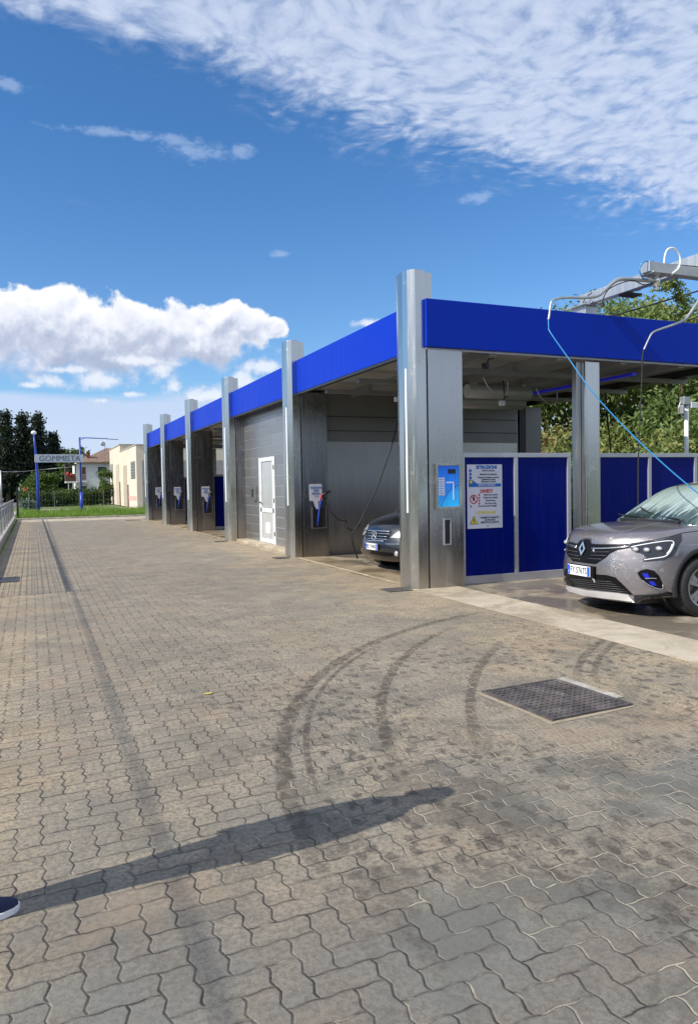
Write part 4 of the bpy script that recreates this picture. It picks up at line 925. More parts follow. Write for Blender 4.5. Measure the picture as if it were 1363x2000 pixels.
def wheel(par, x, y, r, w, side, spokes=5, tyre_mt=None):
    """side -1: outer face towards -y"""
    t = MB(); prof = [(r * 0.66, -w / 2), (r * 0.70, -w * 0.56), (r * 0.90, -w * 0.58), (r * 0.985, -w * 0.45), (r, -w * 0.25), (r, w * 0.25), (r * 0.985, w * 0.45), (r * 0.9, w * 0.58), (r * 0.66, w / 2)]
    n = 40; vs = []; fs = []
    for i in range(n):
        a = 2 * math.pi * i / n
        for (rr, yy) in prof: vs.append((x + rr * math.sin(a), y + yy, r + rr * math.cos(a)))
    m_ = len(prof)
    for i in range(n):
        for k in range(m_ - 1): j = (i + 1) % n; fs.append((i * m_ + k, j * m_ + k, j * m_ + k + 1, i * m_ + k + 1))
    t.add(vs, fs, True)
    for i in range(60):
        a = 2 * math.pi * i / 60; Mx = Matrix.Translation((x, y, r)) @ Matrix.Rotation(a, 4, 'Y')
        t.box(-0.006, 0.006, -w * 0.50, -w * 0.08, r - 0.004, r + 0.004, M=Mx).box(-0.006, 0.006, w * 0.08, w * 0.5, r - 0.004, r + 0.004, M=Mx)
    wh = t.build('wheel', M['rubber'], par)
    b = MB(); ro = r * 0.66; yo = y + side * w * 0.42
    vs = []; fs = []
    for i in range(n):
        a = 2 * math.pi * i / n
        for (rr, yy) in ((ro + 0.006, side * w * 0.53), (ro - 0.012, side * w * 0.53), (ro - 0.03, side * w * 0.30), (ro - 0.03, -side * w * 0.5)): vs.append((x + rr * math.sin(a), y + yy, r + rr * math.cos(a)))
    for i in range(n):
        for k in range(3): j = (i + 1) % n; fs.append((i * 4 + k, j * 4 + k, j * 4 + k + 1, i * 4 + k + 1))
    b.add(vs, fs, True)
    for i in range(spokes):
        a = 2 * math.pi * (i + 0.15) / spokes
        for d_ in (-0.16, 0.16):
            Mx = Matrix.Translation((x, yo, r)) @ Matrix.Rotation(a + d_, 4, 'Y')
            b.prism([(-0.020, 0.03), (0.020, 0.03), (0.028, ro - 0.01), (-0.028, ro - 0.01)], -0.012, 0.012, M=Mx @ Matrix.Rotation(R(90), 4, 'X'))
    b.cyl((x, yo, r), (0, 1, 0), 0.05, 0.05, 16)
    b.build('rim', M['rimgrey'], wh)
    MB().cyl((x, y + side * w * 0.1, r), (0, 1, 0), ro - 0.05, 0.02, 24).build('brake_disc', M['steel_dark'], wh)
M['rimgrey'] = simple('wheel_rim', (0.42, 0.42, 0.44), 0.28, 0.9, 0.08)
def paint(name, col, rough, wet=0.0, metal=0.6):
    mt, t, b, P, O = mat(name)
    fl = t.noise(O, 400, 1); n = t.noise(O, 2.0, 3)
    c = t.mix(t.mr(fl, 0.3, 0.7), tuple(v * 0.95 for v in col), tuple(min(1, v * 1.05) for v in col))
    dr = t.voro(t.vmath('ADD', O, t.vmath('SCALE', t.noise(O, 40, 2, out=1), scale=0.01)), 85.0)
    hgt = t.math('MULTIPLY', t.mr(dr, 0.42, 0.1, smooth=True), t.mr(t.noise(O, 3.0, 4), 0.42, 0.6))
    st = t.noise(t.scalev(O, (0.6, 9, 9)), 2.2, 4, 0.65)
    foam = t.math('MULTIPLY', t.mr(st, 0.56, 0.72, smooth=True), wet * 0.35)
    c = t.mix(foam, c, (0.62, 0.63, 0.66))
    setb(t, b, c, t.mr(n, 0.3, 0.7, rough - 0.05, rough + 0.06), metal, normal=t.bump(hgt, 0.35 * wet, 0.004) if wet else None)
    b.inputs['Coat Weight'].default_value = 1.0; b.inputs['Coat Roughness'].default_value = 0.04
    return mt
M['paint_grey'] = paint('grey_violet_paint', (0.225, 0.212, 0.222), 0.33, 1.0, 0.6)
M['paint_dark'] = paint('dark_blue_black_paint', (0.007, 0.009, 0.014), 0.3, 0.2, 0.2)
def make_foamglass():
    mt, t, b, P, O = mat('soapy_windscreen')
    x, y, z = t.sep(O)
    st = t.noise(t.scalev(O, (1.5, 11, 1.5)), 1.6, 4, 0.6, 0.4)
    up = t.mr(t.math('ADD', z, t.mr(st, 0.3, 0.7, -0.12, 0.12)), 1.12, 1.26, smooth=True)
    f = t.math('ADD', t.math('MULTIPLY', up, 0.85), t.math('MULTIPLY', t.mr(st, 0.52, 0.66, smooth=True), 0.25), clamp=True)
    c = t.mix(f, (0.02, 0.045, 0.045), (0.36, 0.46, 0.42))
    setb(t, b, c, t.mr(f, 0, 1, 0.08, 0.30), 0.0, normal=t.bump(t.voro(O, 120.0), 0.15, 0.002)); b.inputs['Coat Weight'].default_value = 1.0; b.inputs['Coat Roughness'].default_value = 0.03
    return mt
M['foamglass'] = make_foamglass()
M['carglass'] = simple('tinted_car_glass', (0.012, 0.016, 0.018), 0.05, 0, 0.1, Coat_Weight=1.0)
M['lampglass'] = simple('lamp_glass', (0.03, 0.032, 0.038), 0.12, 0.2, 0.2, 30, Coat_Weight=0.5)
M['lampclear'] = simple('clear_lamp', (0.62, 0.63, 0.64), 0.15, 0.5, 0.15, 30, Coat_Weight=1.0)
M['gloss_black'] = simple('gloss_black_trim', (0.006, 0.006, 0.007), 0.30, 0, 0.1, Specular_IOR_Level=0.15)
M['skid'] = simple('silver_skid_trim', (0.66, 0.66, 0.67), 0.35, 0.4, 0.08)
M['cladding'] = simple('wheel_arch_cladding', (0.012, 0.013, 0.016), 0.60, 0, 0.15)

def cabin(par, name, glassmt, bodymt, st, belt):
    """st: stations (x, z top, half width top, half width belt)"""
    vs = []; fs = []; 
    for (x, zt, wt, wb, zb) in st:
        side = [(-wb, zb), (-(wb * 0.62 + wt * 0.38), zb + (zt - zb) * 0.5), (-wt, zt - 0.05), (-wt * 0.86, zt - 0.015), (-wt * 0.4, zt), (0, zt + 0.006)]
        line = side + [(-y, z) for y, z in reversed(side[:-1])]
        vs += [Vector((x, y, z)) for y, z in line]
    n = 11
    for i in range(len(st) - 1):
        for k in range(n - 1): fs.append((i * n + k, (i + 1) * n + k, (i + 1) * n + k + 1, i * n + k + 1))
    fs.append(tuple(range(n))); fs.append(tuple(reversed(range((len(st) - 1) * n, len(st) * n))))
    me = bpy.data.meshes.new(name); me.from_pydata(vs, [], fs); 
    bmm = bmesh.new(); bmm.from_mesh(me); bmesh.ops.recalc_face_normals(bmm, faces=bmm.faces); bmm.to_mesh(me); bmm.free()
    return baked(me, (), 2, name, (bodymt,))
def split_part(me, name, mt, par, test, off=0.003, thick=0.0):
    """a pane following the cabin skin: the faces that pass test, set a few millimetres proud"""
    bmm = bmesh.new(); bmm.from_mesh(me); bmesh.ops.delete(bmm, geom=[f for f in bmm.faces if not test(f.calc_center_median(), f.normal)], context='FACES')
    bmm.normal_update()
    for v in bmm.verts: v.co += v.normal * off
    m2 = bpy.data.meshes.new(name); bmm.to_mesh(m2); bmm.free(); m2.materials.clear(); m2.materials.append(mt)
    m2.polygons.foreach_set('use_smooth', [True] * len(m2.polygons)); return link(name, m2, None, par)

# --- grey crossover
suv = thing('crossover_car', 'wet grey violet crossover being washed at right edge', 'car', (6.05, 7.09, 0), R(-3))
rows = [(0.07, 0.175, 0.74, 0.24, 0.0), (0.025, 0.28, 0.79, 0.30, 0.0), (0.0, 0.47, 0.815, 0.36, 0.0), (0.02, 0.67, 0.815, 0.38, 0.0), (0.065, 0.90, 0.79, 0.40, 0.0),
        (0.17, 0.965, 0.775, 0.34, 0.015), (0.42, 1.015, 0.775, 0.24, 0.03), (0.80, 1.05, 0.775, 0.12, 0.04), (1.12, 1.065, 0.77, 0.05, 0.05), (1.7, 1.04, 0.77, 0, 0.05), (2.7, 1.04, 0.77, 0, 0.05), (3.5, 1.06, 0.76, 0, 0.05),
        (4.05, 1.05, 0.72, -0.12, 0.04), (4.18, 0.86, 0.76, -0.22, 0.0), (4.23, 0.64, 0.80, -0.26, 0), (4.22, 0.42, 0.80, -0.26, 0), (4.12, 0.24, 0.74, -0.2, 0)]
WX, WR = 0.985, 0.342
cut = [MB().cyl((WX, -0.80, WR + 0.015), (0, 1, 0), 0.385, 0.50, 40), MB().cyl((WX, 0.80, WR + 0.015), (0, 1, 0), 0.385, 0.50, 40),
       MB().cyl((WX + 2.64, -0.80, WR + 0.015), (0, 1, 0), 0.385, 0.50, 40), MB().cyl((WX + 2.64, 0.80, WR + 0.015), (0, 1, 0), 0.385, 0.50, 40)]
bmesh0 = make_body(rows, [0.83, 0.875, 0.895, 0.885], 'body')
solid = baked(bmesh0.copy(), (), 3, 'solid')
body_me = baked(bmesh0, cut, 3, 'body', (M['paint_grey'],))
suv_body = link('body', body_me, None, suv)
S = Surf(solid, suv)
for sx_ in (WX, WX + 2.64):
    for sd_ in (-1, 1):
        wheel(suv, sx_, sd_ * 0.79, WR, 0.21, sd_)
        # cladding ring over the arch
        b = MB(); n = 24; vs = []; fs = []
        for i in range(n + 1):
            a = R(-105) + R(210) * i / n
            for (rr, yy) in ((0.380, 0.84), (0.380, 0.893), (0.392, 0.900), (0.430, 0.896), (0.436, 0.86)): vs.append((sx_ + rr * math.sin(a), sd_ * yy, WR + 0.015 + rr * math.cos(a)))
        for i in range(n):
            for k in range(4): q = (i * 5 + k, i * 5 + k + 1, (i + 1) * 5 + k + 1, (i + 1) * 5 + k); fs.append(q if sd_ > 0 else tuple(reversed(q)))
        b.add(vs, fs, True).build('arch_cladding', M['cladding'], suv)
        MB().cyl((sx_, sd_ * 0.62, WR), (0, 1, 0), 0.384, 0.13, 32).build('arch_liner', M['black'], suv)
MB().box(0.30, 4.0, -0.62, 0.62, 0.15, 0.30).build('underbody', M['black'], suv)
for sd_ in (-1, 1): MB().box(1.30, 3.05, sd_ * 0.87 - 0.02, sd_ * 0.87 + 0.02, 0.19, 0.36).build('sill', M['cladding'], suv, bevel=0.01)
cab = cabin(suv, 'cabin', M['foamglass'], M['paint_grey'], [(0.98, 1.06, 0.60, 0.76, 0.98), (1.22, 1.20, 0.60, 0.765, 0.98), (1.52, 1.37, 0.585, 0.77, 0.98), (1.80, 1.50, 0.575, 0.77, 0.98), (2.2, 1.555, 0.58, 0.77, 0.98), (2.8, 1.575, 0.585, 0.77, 0.98), (3.4, 1.545, 0.575, 0.76, 0.98), (3.85, 1.43, 0.55, 0.73, 0.98), (4.08, 1.08, 0.52, 0.70, 0.98)], 0.98)
cab_o = link('cabin', cab, None, suv)
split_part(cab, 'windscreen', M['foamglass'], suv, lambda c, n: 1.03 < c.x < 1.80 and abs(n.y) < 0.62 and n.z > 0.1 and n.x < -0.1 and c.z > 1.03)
for sd_ in (-1, 1): split_part(cab, 'side_window', M['carglass'], suv, lambda c, n: 1.45 < c.x < 3.75 and n.y * sd_ > 0.75 and 1.06 < c.z < 1.44)
Z5 = lambda pts: [(1040 + a / 4.22, 900 + b_ / 4.22) for a, b_ in pts]
S.patch(Z5([(236, 645), (300, 668), (368, 690), (395, 660), (440, 645), (480, 650), (487, 688), (640, 694), (792, 688), (800, 718), (700, 735), (640, 762), (600, 800), (520, 852), (420, 842), (330, 828), (290, 780), (262, 715), (240, 690)]), 'grille', M['gloss_black'], suv, 0.002, 0.004)
gr = MB()
for (x0, y0, x1, y1) in ((275, 700, 375, 722), (490, 728, 690, 722), (285, 735, 375, 752), (490, 752, 640, 752), (295, 768, 385, 785), (480, 778, 610, 782), (315, 800, 400, 812), (460, 806, 575, 812), (270, 680, 372, 705)):
    q = [S.hit(*Z5([(x0 + (x1 - x0) * i / 5, y0 + (y1 - y0) * i / 5)])[0], 0.010)[0] for i in range(6)]; gr.tube(q, 0.0035, 6)
gr.build('grille_bars', M['grille_grey'], suv)
S.line(Z5([(492, 722), (600, 722), (700, 716), (800, 706)]), 0.009, 'chrome_strip', M['chrome'], suv, 0.008)
S.line(Z5([(250, 672), (300, 690), (372, 712)]), 0.008, 'chrome_strip', M['chrome'], suv, 0.008)
# emblem: an upright hollow diamond
pc, pn = S.hit(*Z5([(420, 725)])[0], 0.012)
em = MB(); dd_ = [(0, 0.088), (0.058, 0.0), (0, -0.088), (-0.058, 0.0)]; di = [(0, 0.050), (0.028, 0.0), (0, -0.050), (-0.028, 0.0)]
Mx = Matrix.Translation(pc) @ Matrix.Rotation(R(-90), 4, 'Z') @ Matrix.Rotation(R(80), 4, 'X')
for i in range(4):
    j = (i + 1) % 4; o1, o2, i1, i2 = dd_[i], dd_[j], di[i], di[j]
    em.prism([o1, o2, i2, i1], 0.0, 0.016, M=Mx)
em.build('emblem', M['chrome'], suv, bevel=0.003)
S.patch(Z5([(792, 690), (900, 670), (1050, 655), (1130, 632), (1226, 602), (1229, 650), (1205, 715), (1155, 785), (1085, 818), (912, 830), (905, 815), (940, 800), (1000, 785), (900, 765), (820, 740)]), 'headlight', M['lampglass'], suv, 0.003, 0.006, True, 5)
drl = simple('daytime_light', (0.80, 0.82, 0.86), 0.25, 0, 0.05)
S.line(Z5([(815, 712), (900, 694), (1050, 670), (1140, 664), (1158, 680), (1150, 715), (1120, 765), (1080, 792), (1000, 806), (920, 818)]), 0.006, 'light_guide', drl, suv, 0.012, True)
S.line(Z5([(1150, 690), (1135, 730), (1105, 772)]), 0.010, 'light_guide', drl, suv, 0.010, True)
for (x_, y_) in ((850, 732), (940, 735), (1040, 724)):
    p_, n_ = S.hit(*Z5([(x_, y_)])[0], 0.010)
    for s_ in (1, -1): MB().ball((p_.x, p_.y * s_, p_.z), 0.03, 0.045, 0.026, 12, 8).build('lamp_lens', M['lampclear'], suv)
fn = MB()
for k in range(8):
    a = (1160 + k * 0 + (8 - k) * 5, 690 + k * 13); q = [S.hit(*Z5([(a[0] + 3, a[1])])[0], 0.012)[0], S.hit(*Z5([(a[0] + 28, a[1] - 4)])[0], 0.012)[0]]; fn.tube(q, 0.003, 6)
fn.build('lamp_fins', M['chrome'], suv)
S.patch(Z5([(166, 985), (182, 930), (205, 900), (296, 888), (300, 920), (490, 955), (498, 935), (610, 942), (680, 960), (730, 1005), (830, 1108), (700, 1085), (450, 1055), (250, 1018)]), 'lower_grille', M['gloss_black'], suv, 0.003, 0.004)
lg = MB()
for k in range(5):
    x0, y0, x1, y1 = 225 + k * 6, 968 + k * 14, 660 + k * 32, 998 + k * 21
    q = [S.hit(*Z5([(x0 + (x1 - x0) * i / 8, y0 + (y1 - y0) * i / 8)])[0], 0.010)[0] for i in range(9)]; lg.tube(q, 0.003, 6)
lg.build('grille_bars', M['grille_grey'], suv)
S.patch(Z5([(158, 985), (250, 1022), (450, 1066), (700, 1090), (790, 1106), (832, 1155), (822, 1160), (700, 1146), (560, 1130), (420, 1110), (300, 1075), (200, 1035), (160, 1008)]), 'skid_plate', M['skid'], suv, 0.006, 0.012)
S.patch(Z5([(836, 1108), (1000, 1102), (1110, 1096), (1195, 1090), (1200, 1168), (1060, 1174), (838, 1168)]), 'bumper_cladding', M['cladding'], suv, 0.004, 0.008)
S.patch(Z5([(862, 925), (895, 902), (940, 892), (1000, 905), (1040, 945), (1066, 1000), (1076, 1050), (1058, 1060), (980, 1045), (930, 1015), (890, 970)]), 'fog_pod', M['gloss_black'], suv, 0.003, 0.004, True, 5)
S.line(Z5([(930, 972), (980, 968), (1020, 970)]), 0.005, 'fog_trim', M['chrome'], suv, 0.012); S.line(Z5([(905, 985), (960, 1025), (1020, 1050), (1068, 1055), (1070, 1020)]), 0.005, 'fog_trim', M['chrome'], suv, 0.010)
bl = simple('blue_reflector', (0.01, 0.02, 0.42), 0.25)
S.patch(Z5([(902, 928), (948, 928), (965, 968), (930, 972)]), 'fog_lens', bl, suv, 0.008, 0.004, True, 4); S.patch(Z5([(955, 995), (995, 992), (1022, 1028), (985, 1030)]), 'fog_lens', bl, suv, 0.008, 0.004, True, 4)
S.patch(Z5([(224, 645), (240, 655), (272, 705), (262, 716), (236, 702), (222, 680)]), 'headlight', M['lampclear'], suv, 0.006, 0.004)
S.line(Z5([(240, 643), (300, 662), (368, 684), (395, 655), (440, 640), (482, 645), (490, 684), (640, 690), (792, 684), (950, 662), (1130, 626), (1226, 598), (1290, 588), (1362, 578), (1430, 566)]), 0.0045, 'bonnet_gap', M['black'], suv, 0.001)
for (a, c_) in (((640, 610), (1250, 505)), ((330, 560), (560, 470))): pass
S.line(Z5([(580, 690), (640, 640), (740, 590), (900, 540), (1120, 500)]), 0.006, 'bonnet_crease', M['paint_grey'], suv, -0.003)
# number plate
pl_, pn_ = S.hit(*Z5([(396, 903)])[0], 0.02)
def plate(par, loc, w, h, txt, rz=0):
    t = MB().box(-0.012, 0, -w / 2, w / 2, -h / 2, h / 2).build('number_plate', M['white'], par, bevel=0.003); t.location = loc; t.rotation_euler = (0, 0, rz)
    bw = w * 0.115; pb = simple('plate_blue', (0.01, 0.08, 0.50), 0.4)
    MB().box(-0.0135, -0.0122, w / 2 - bw, w / 2 - 0.004, -h / 2 + 0.004, h / 2 - 0.004).box(-0.0135, -0.0122, -w / 2 + 0.004, -w / 2 + bw, -h / 2 + 0.004, h / 2 - 0.004).build('blue_band', pb, t)
    if txt: text_mesh('lettering', txt, h * 0.88, simple('plate_black', (0.03, 0.03, 0.04), 0.5), t, 0.0012, side_frame(-0.0135, 0, 0), 'CENTER', 0.70 * w / 0.40, 0.001)
    text_mesh('country_letter', 'I', h * 0.38, M['white'], t, 0.001, side_frame(-0.0145, w / 2 - bw / 2, -h * 0.2), 'CENTER')
    return t
plate(suv, pl_, 0.42, 0.122, 'FY 576TS')
MB().box(pl_.x + 0.001, pl_.x + 0.06, -0.23, 0.23, pl_.z - 0.07, pl_.z + 0.07).build('plate_holder', M['gloss_black'], suv, bevel=0.004)
for s_ in (-1, 1):
    mr_ = MB().ball((1.62, s_ * 0.95, 1.08), 0.07, 0.10, 0.065, 16, 10).tube([(1.60, s_ * 0.74, 1.02), (1.62, s_ * 0.90, 1.05)], 0.025, 8).build('door_mirror', M['paint_grey'], suv)
MB().tube(spline([(1.03, -0.55, 1.09), (1.10, 0.0, 1.13), (1.2, 0.35, 1.21)], 5), 0.009, 6).tube(spline([(1.02, 0.1, 1.10), (1.06, 0.45, 1.11), (1.10, 0.66, 1.12)], 5), 0.009, 6).build('wipers', M['black'], suv)
MB().box(0.99, 1.06, -0.50, 0.50, 1.0, 1.078).build('cowl', M['black'], suv, bevel=0.01)

# --- dark people carrier in the near bay
mpv = thing('hatchback_car', 'dark car with chrome barred grille peeking from behind corner pillar', 'car', (5.62, 12.22, 0), R(5))
rows = [(0.14, 0.19, 0.70, 0.18, 0.0), (0.04, 0.27, 0.82, 0.22, 0.0), (0.0, 0.42, 0.84, 0.24, 0.0), (0.035, 0.60, 0.83, 0.26, 0.0), (0.11, 0.80, 0.80, 0.28, 0.0),
        (0.22, 0.88, 0.78, 0.24, 0.02), (0.42, 0.95, 0.77, 0.18, 0.03), (0.70, 1.02, 0.76, 0.10, 0.04), (0.98, 1.06, 0.75, 0.04, 0.05), (1.6, 1.02, 0.74, 0, 0.05), (2.5, 1.02, 0.74, 0, 0.05), (3.5, 1.02, 0.73, 0, 0.05),
        (4.08, 1.0, 0.70, -0.1, 0.04), (4.2, 0.82, 0.74, -0.2, 0), (4.26, 0.62, 0.77, -0.24, 0), (4.25, 0.42, 0.77, -0.24, 0), (4.16, 0.24, 0.72, -0.2, 0)]
c2 = [MB().cyl((x_, s_ * 0.78, 0.33), (0, 1, 0), 0.36, 0.46, 32) for x_ in (0.80, 3.58) for s_ in (-1, 1)]
b0 = make_body(rows, [0.80, 0.85, 0.875, 0.86], 'body'); solid2 = baked(b0.copy(), (), 3, 'solid')
link('body', baked(b0, c2, 3, 'body', (M['paint_dark'],)), None, mpv)
S2 = Surf(solid2, mpv)
for x_ in (0.80, 3.58):
    for s_ in (-1, 1): wheel(mpv, x_, s_ * 0.77, 0.315, 0.2, s_); MB().cyl((x_, s_ * 0.61, 0.33), (0, 1, 0), 0.358, 0.12, 28).build('arch_liner', M['black'], mpv)
MB().box(0.35, 4.0, -0.58, 0.58, 0.17, 0.3).build('underbody', M['black'], mpv)
cab2 = cabin(mpv, 'cabin', M['carglass'], M['paint_dark'], [(0.80, 1.0, 0.60, 0.73, 0.95), (1.05, 1.20, 0.60, 0.74, 0.95), (1.35, 1.42, 0.59, 0.74, 0.95), (1.62, 1.55, 0.59, 0.74, 0.95), (2.1, 1.60, 0.6, 0.74, 0.95), (3.2, 1.60, 0.6, 0.74, 0.95), (3.8, 1.54, 0.58, 0.72, 0.95), (4.12, 1.10, 0.55, 0.70, 0.95)], 0.95)
link('cabin', cab2, None, mpv)
split_part(cab2, 'windscreen', M['carglass'], mpv, lambda c, n: 0.84 < c.x < 1.6 and abs(n.y) < 0.6 and n.x < -0.1 and c.z > 1.0)
for sd_ in (-1, 1): split_part(cab2, 'side_window', M['carglass'], mpv, lambda c, n: 1.3 < c.x < 3.8 and n.y * sd_ > 0.75 and 1.05 < c.z < 1.47)
Z7 = lambda pts: [(660 + a / 6.815, 940 + b_ / 6.815) for a, b_ in pts]
S2.patch(Z7([(372, 652), (420, 645), (560, 655), (705, 672), (700, 700), (660, 765), (610, 800), (520, 806), (410, 790), (368, 750)]), 'grille', M['gloss_black'], mpv, 0.003, 0.004, size=4)
for ys in ((656, 672), (688, 706), (724, 742), (758, 778), (788, 798)):
    x0 = 378; x1 = 700 if ys[0] < 720 else (660 if ys[0] < 770 else 615)
    S2.line(Z7([(x0, ys[0]), ((x0 + x1) / 2, (ys[0] + ys[1]) / 2 - 2), (x1, ys[1])]), 0.008 if ys[0] not in (656, 788) else 0.013, 'grille_bar', M['chrome'], mpv, 0.010)
pc, pn = S2.hit(*Z7([(492, 722)])[0], 0.022)
em = MB(); Mx = Matrix.Translation(pc) @ Matrix.Rotation(R(-90), 4, 'Z') @ Matrix.Rotation(R(84), 4, 'X'); n = 28
ring = [Mx @ Vector((0.082 * math.cos(2 * math.pi * i / n), 0.082 * math.sin(2 * math.pi * i / n), 0)) for i in range(n + 1)]
em.tube(ring, 0.009, 8)
for k in range(3):
    a = R(90 + 120 * k); u = Vector((math.cos(a), math.sin(a), 0)); w_ = Vector((-u.y, u.x, 0))
    em.prism([tuple((w_ * 0.015)[:2]), tuple((u * 0.08)[:2]), tuple((w_ * -0.015)[:2])], -0.004, 0.008, M=Mx)
em.build('emblem', M['chrome'], mpv)
S2.patch(Z7([(418, 576), (402, 620), (372, 690), (350, 718), (306, 708), (322, 655), (350, 612), (385, 588)]), 'headlight', M['lampclear'], mpv, 0.005, 0.006, False, 4)
S2.patch(Z7([(835, 660), (780, 688), (740, 712), (698, 752), (760, 758), (835, 756)]), 'headlight', M['lampclear'], mpv, 0.005, 0.006, False, 4)
S2.line(Z7([(628, 836), (720, 838), (830, 838)]), 0.007, 'chrome_strip', M['chrome'], mpv, 0.008)
for (x_, y_) in ((290, 905), (778, 965)):
    p_, n_ = S2.hit(*Z7([(x_, y_)])[0], 0.0); MB().ball((p_.x, p_.y, p_.z), 0.03, 0.055, 0.05, 14, 10).build('fog_lamp', M['lampclear'], mpv)
S2.patch(Z7([(440, 925), (620, 945), (730, 955), (735, 1000), (600, 995), (430, 965)]), 'lower_grille', M['gloss_black'], mpv, 0.003, 0.004, size=4)
p_, n_ = S2.hit(*Z7([(462, 868)])[0], 0.02)
plate(mpv, p_, 0.42, 0.115, 'EB 714NK')
# ---------------------------------------------------------------- vegetation
rng = random.Random(11)
def leaf_mesh(name, spots, mt, n, size, elong=2.0, droop=0.3, up=0.3, shell=0.55, flat=1.0, compound=False):
    """many small leaves spread through lobes (x, y, z, rx, ry, rz)"""
    vs = []; fs = []; tint = []
    vol = [s_[3] * s_[4] * s_[5] for s_ in spots]; vol = [v ** 0.67 for v in vol]; tot = sum(vol)
    for s_, v in zip(spots, vol):
        k = int(n * v / tot); base = rng.uniform(0.0, 0.75)
        ncl = max(3, k // 22)
        cl = []
        for _ in range(ncl):
            d = Vector((rng.gauss(0, 1), rng.gauss(0, 1), rng.gauss(0, 1))).normalized(); r = shell + (1 - shell) * rng.random() ** 0.6
            if rng.random() < 0.12: r *= rng.uniform(1.0, 1.18)
            cl.append((Vector((s_[0] + d.x * r * s_[3], s_[1] + d.y * r * s_[4], s_[2] + d.z * r * s_[5])), d, rng.uniform(-0.22, 0.22)))
        for i in range(k):
            c, d, tb = cl[i % ncl]; cs = min(s_[3], s_[4], s_[5]) * 0.16 + size
            p = c + Vector((rng.gauss(0, 1), rng.gauss(0, 1), rng.gauss(0, 0.8))) * cs
            if p.z < 0.02: p.z = 0.02 + rng.random() * 0.3
            ax = (d + Vector((rng.uniform(-1, 1), rng.uniform(-1, 1), rng.uniform(-1, 1) + up - droop))).normalized()
            sd_ = ax.cross(Vector((rng.uniform(-1, 1), rng.uniform(-1, 1), rng.uniform(-1, 1)))).normalized()
            L = size * rng.uniform(0.6, 1.3) * elong * 0.5; w = size * rng.uniform(0.35, 0.6); b0_ = len(vs)
            tip = p + ax * L; tip.z -= droop * L * 0.5
            vs += [p - ax * L, p + sd_ * w, tip, p - sd_ * w]; fs.append((b0_, b0_ + 1, b0_ + 2, b0_ + 3)); tint.append(max(0, min(1, base + tb + rng.uniform(-0.12, 0.12))))
    me = bpy.data.meshes.new(name); me.from_pydata(vs, [], fs); me.materials.append(mt)
    at_ = me.attributes.new('tint', 'FLOAT', 'FACE'); at_.data.foreach_set('value', tint); return me
def branchy(root, h, r, spots, name='trunk'):
    b = MB().tube([(0, 0, -0.05), (0.06 * h * 0.2, 0, h * 0.35), (0, 0.05 * h * 0.2, h * 0.7), (0.02, 0, h)], [r, r * 0.75, r * 0.5, r * 0.15], 10)
    for s_ in spots[:14]:
        z0 = min(h * 0.9, max(h * 0.15, s_[2] * 0.55)); b.tube([(0, 0, z0), ((s_[0]) * 0.5, (s_[1]) * 0.5, (z0 + s_[2]) * 0.5 + 0.1), (s_[0], s_[1], s_[2])], [r * 0.4, r * 0.25, r * 0.06], 6)
    b.build(name, M['bark'], root)
def tree(name, label, cat, loc, spots, h, r, mt, n, size, group=None, **kw):
    t = thing(name, label, cat, loc, 0, group); branchy(t, h, r, spots)
    link('crown', leaf_mesh('crown', spots, mt, n, size, **kw), None, t); return t
def lobes(n, rx, ry, z0, z1, r0, r1, taper=0.0):
    out = []
    for _ in range(n):
        z = rng.uniform(z0, z1); f = 1 - taper * (z - z0) / max(0.01, (z1 - z0)); a = rng.uniform(0, 2 * math.pi); q = math.sqrt(rng.random()) * f; r = rng.uniform(r0, r1)
        out.append((math.cos(a) * q * rx, math.sin(a) * q * ry, z, r, r, r * rng.uniform(0.6, 0.9)))
    return out
# leafy trees behind the wash, from near to far
AC = [((17.9, 13.6), 6.5, 'acacia tree farthest right behind the light mast'), ((18.8, 17.5), 7.8, 'acacia tree with drooping leaves seen right of the inner steel post'),
      ((17.4, 22.3), 8.6, 'yellow green acacia seen between rear pillar and steel post'), ((20.6, 22.4), 9.3, 'acacia whose top twigs show above middle of the blue roof edge'), ((17.5, 34.0), 7.4, 'acacia far back, seen through the middle bays'), ((24.2, 22.2), 9.4, 'acacia at back right just below the boom tube')]
for i, ((x, y), h, lab) in enumerate(AC):
    sp = lobes(26, 3.0, 3.2, 0.4, h - 1.2, 0.75, 1.35, 0.45)
    tree('acacia_tree', lab, 'tree', (x, y, 0), sp, h * 0.85, 0.16, M['leaf_acacia'], 24000 if i < 4 else 12000, 0.085, 'acacias behind the car wash', droop=0.55, elong=2.6)
# vine clad branch arching above the roof
t = thing('climbing_vine', 'arching vine clad branch reaching up above trees at right', 'plant', (17.2, 16.0, 0))
arc = [(0.35, 0.2, 4.5), (0.32, 0.1, 5.6), (0.25, 0.0, 6.3), (0.08, 0.0, 6.85), (-0.25, 0.0, 7.15), (-0.65, 0.0, 7.2)]
MB().tube(spline([(0.5, 0.3, 0)] + arc, 4), 0.035, 6).build('stem', M['bark'], t)
link('leaves', leaf_mesh('leaves', [(p.x, p.y, p.z, 0.26 - 0.012 * k, 0.24, 0.26) for k, p in enumerate(spline(arc, 2))], M['leaf_acacia'], 1700, 0.06, shell=0.2, droop=0.5), None, t)
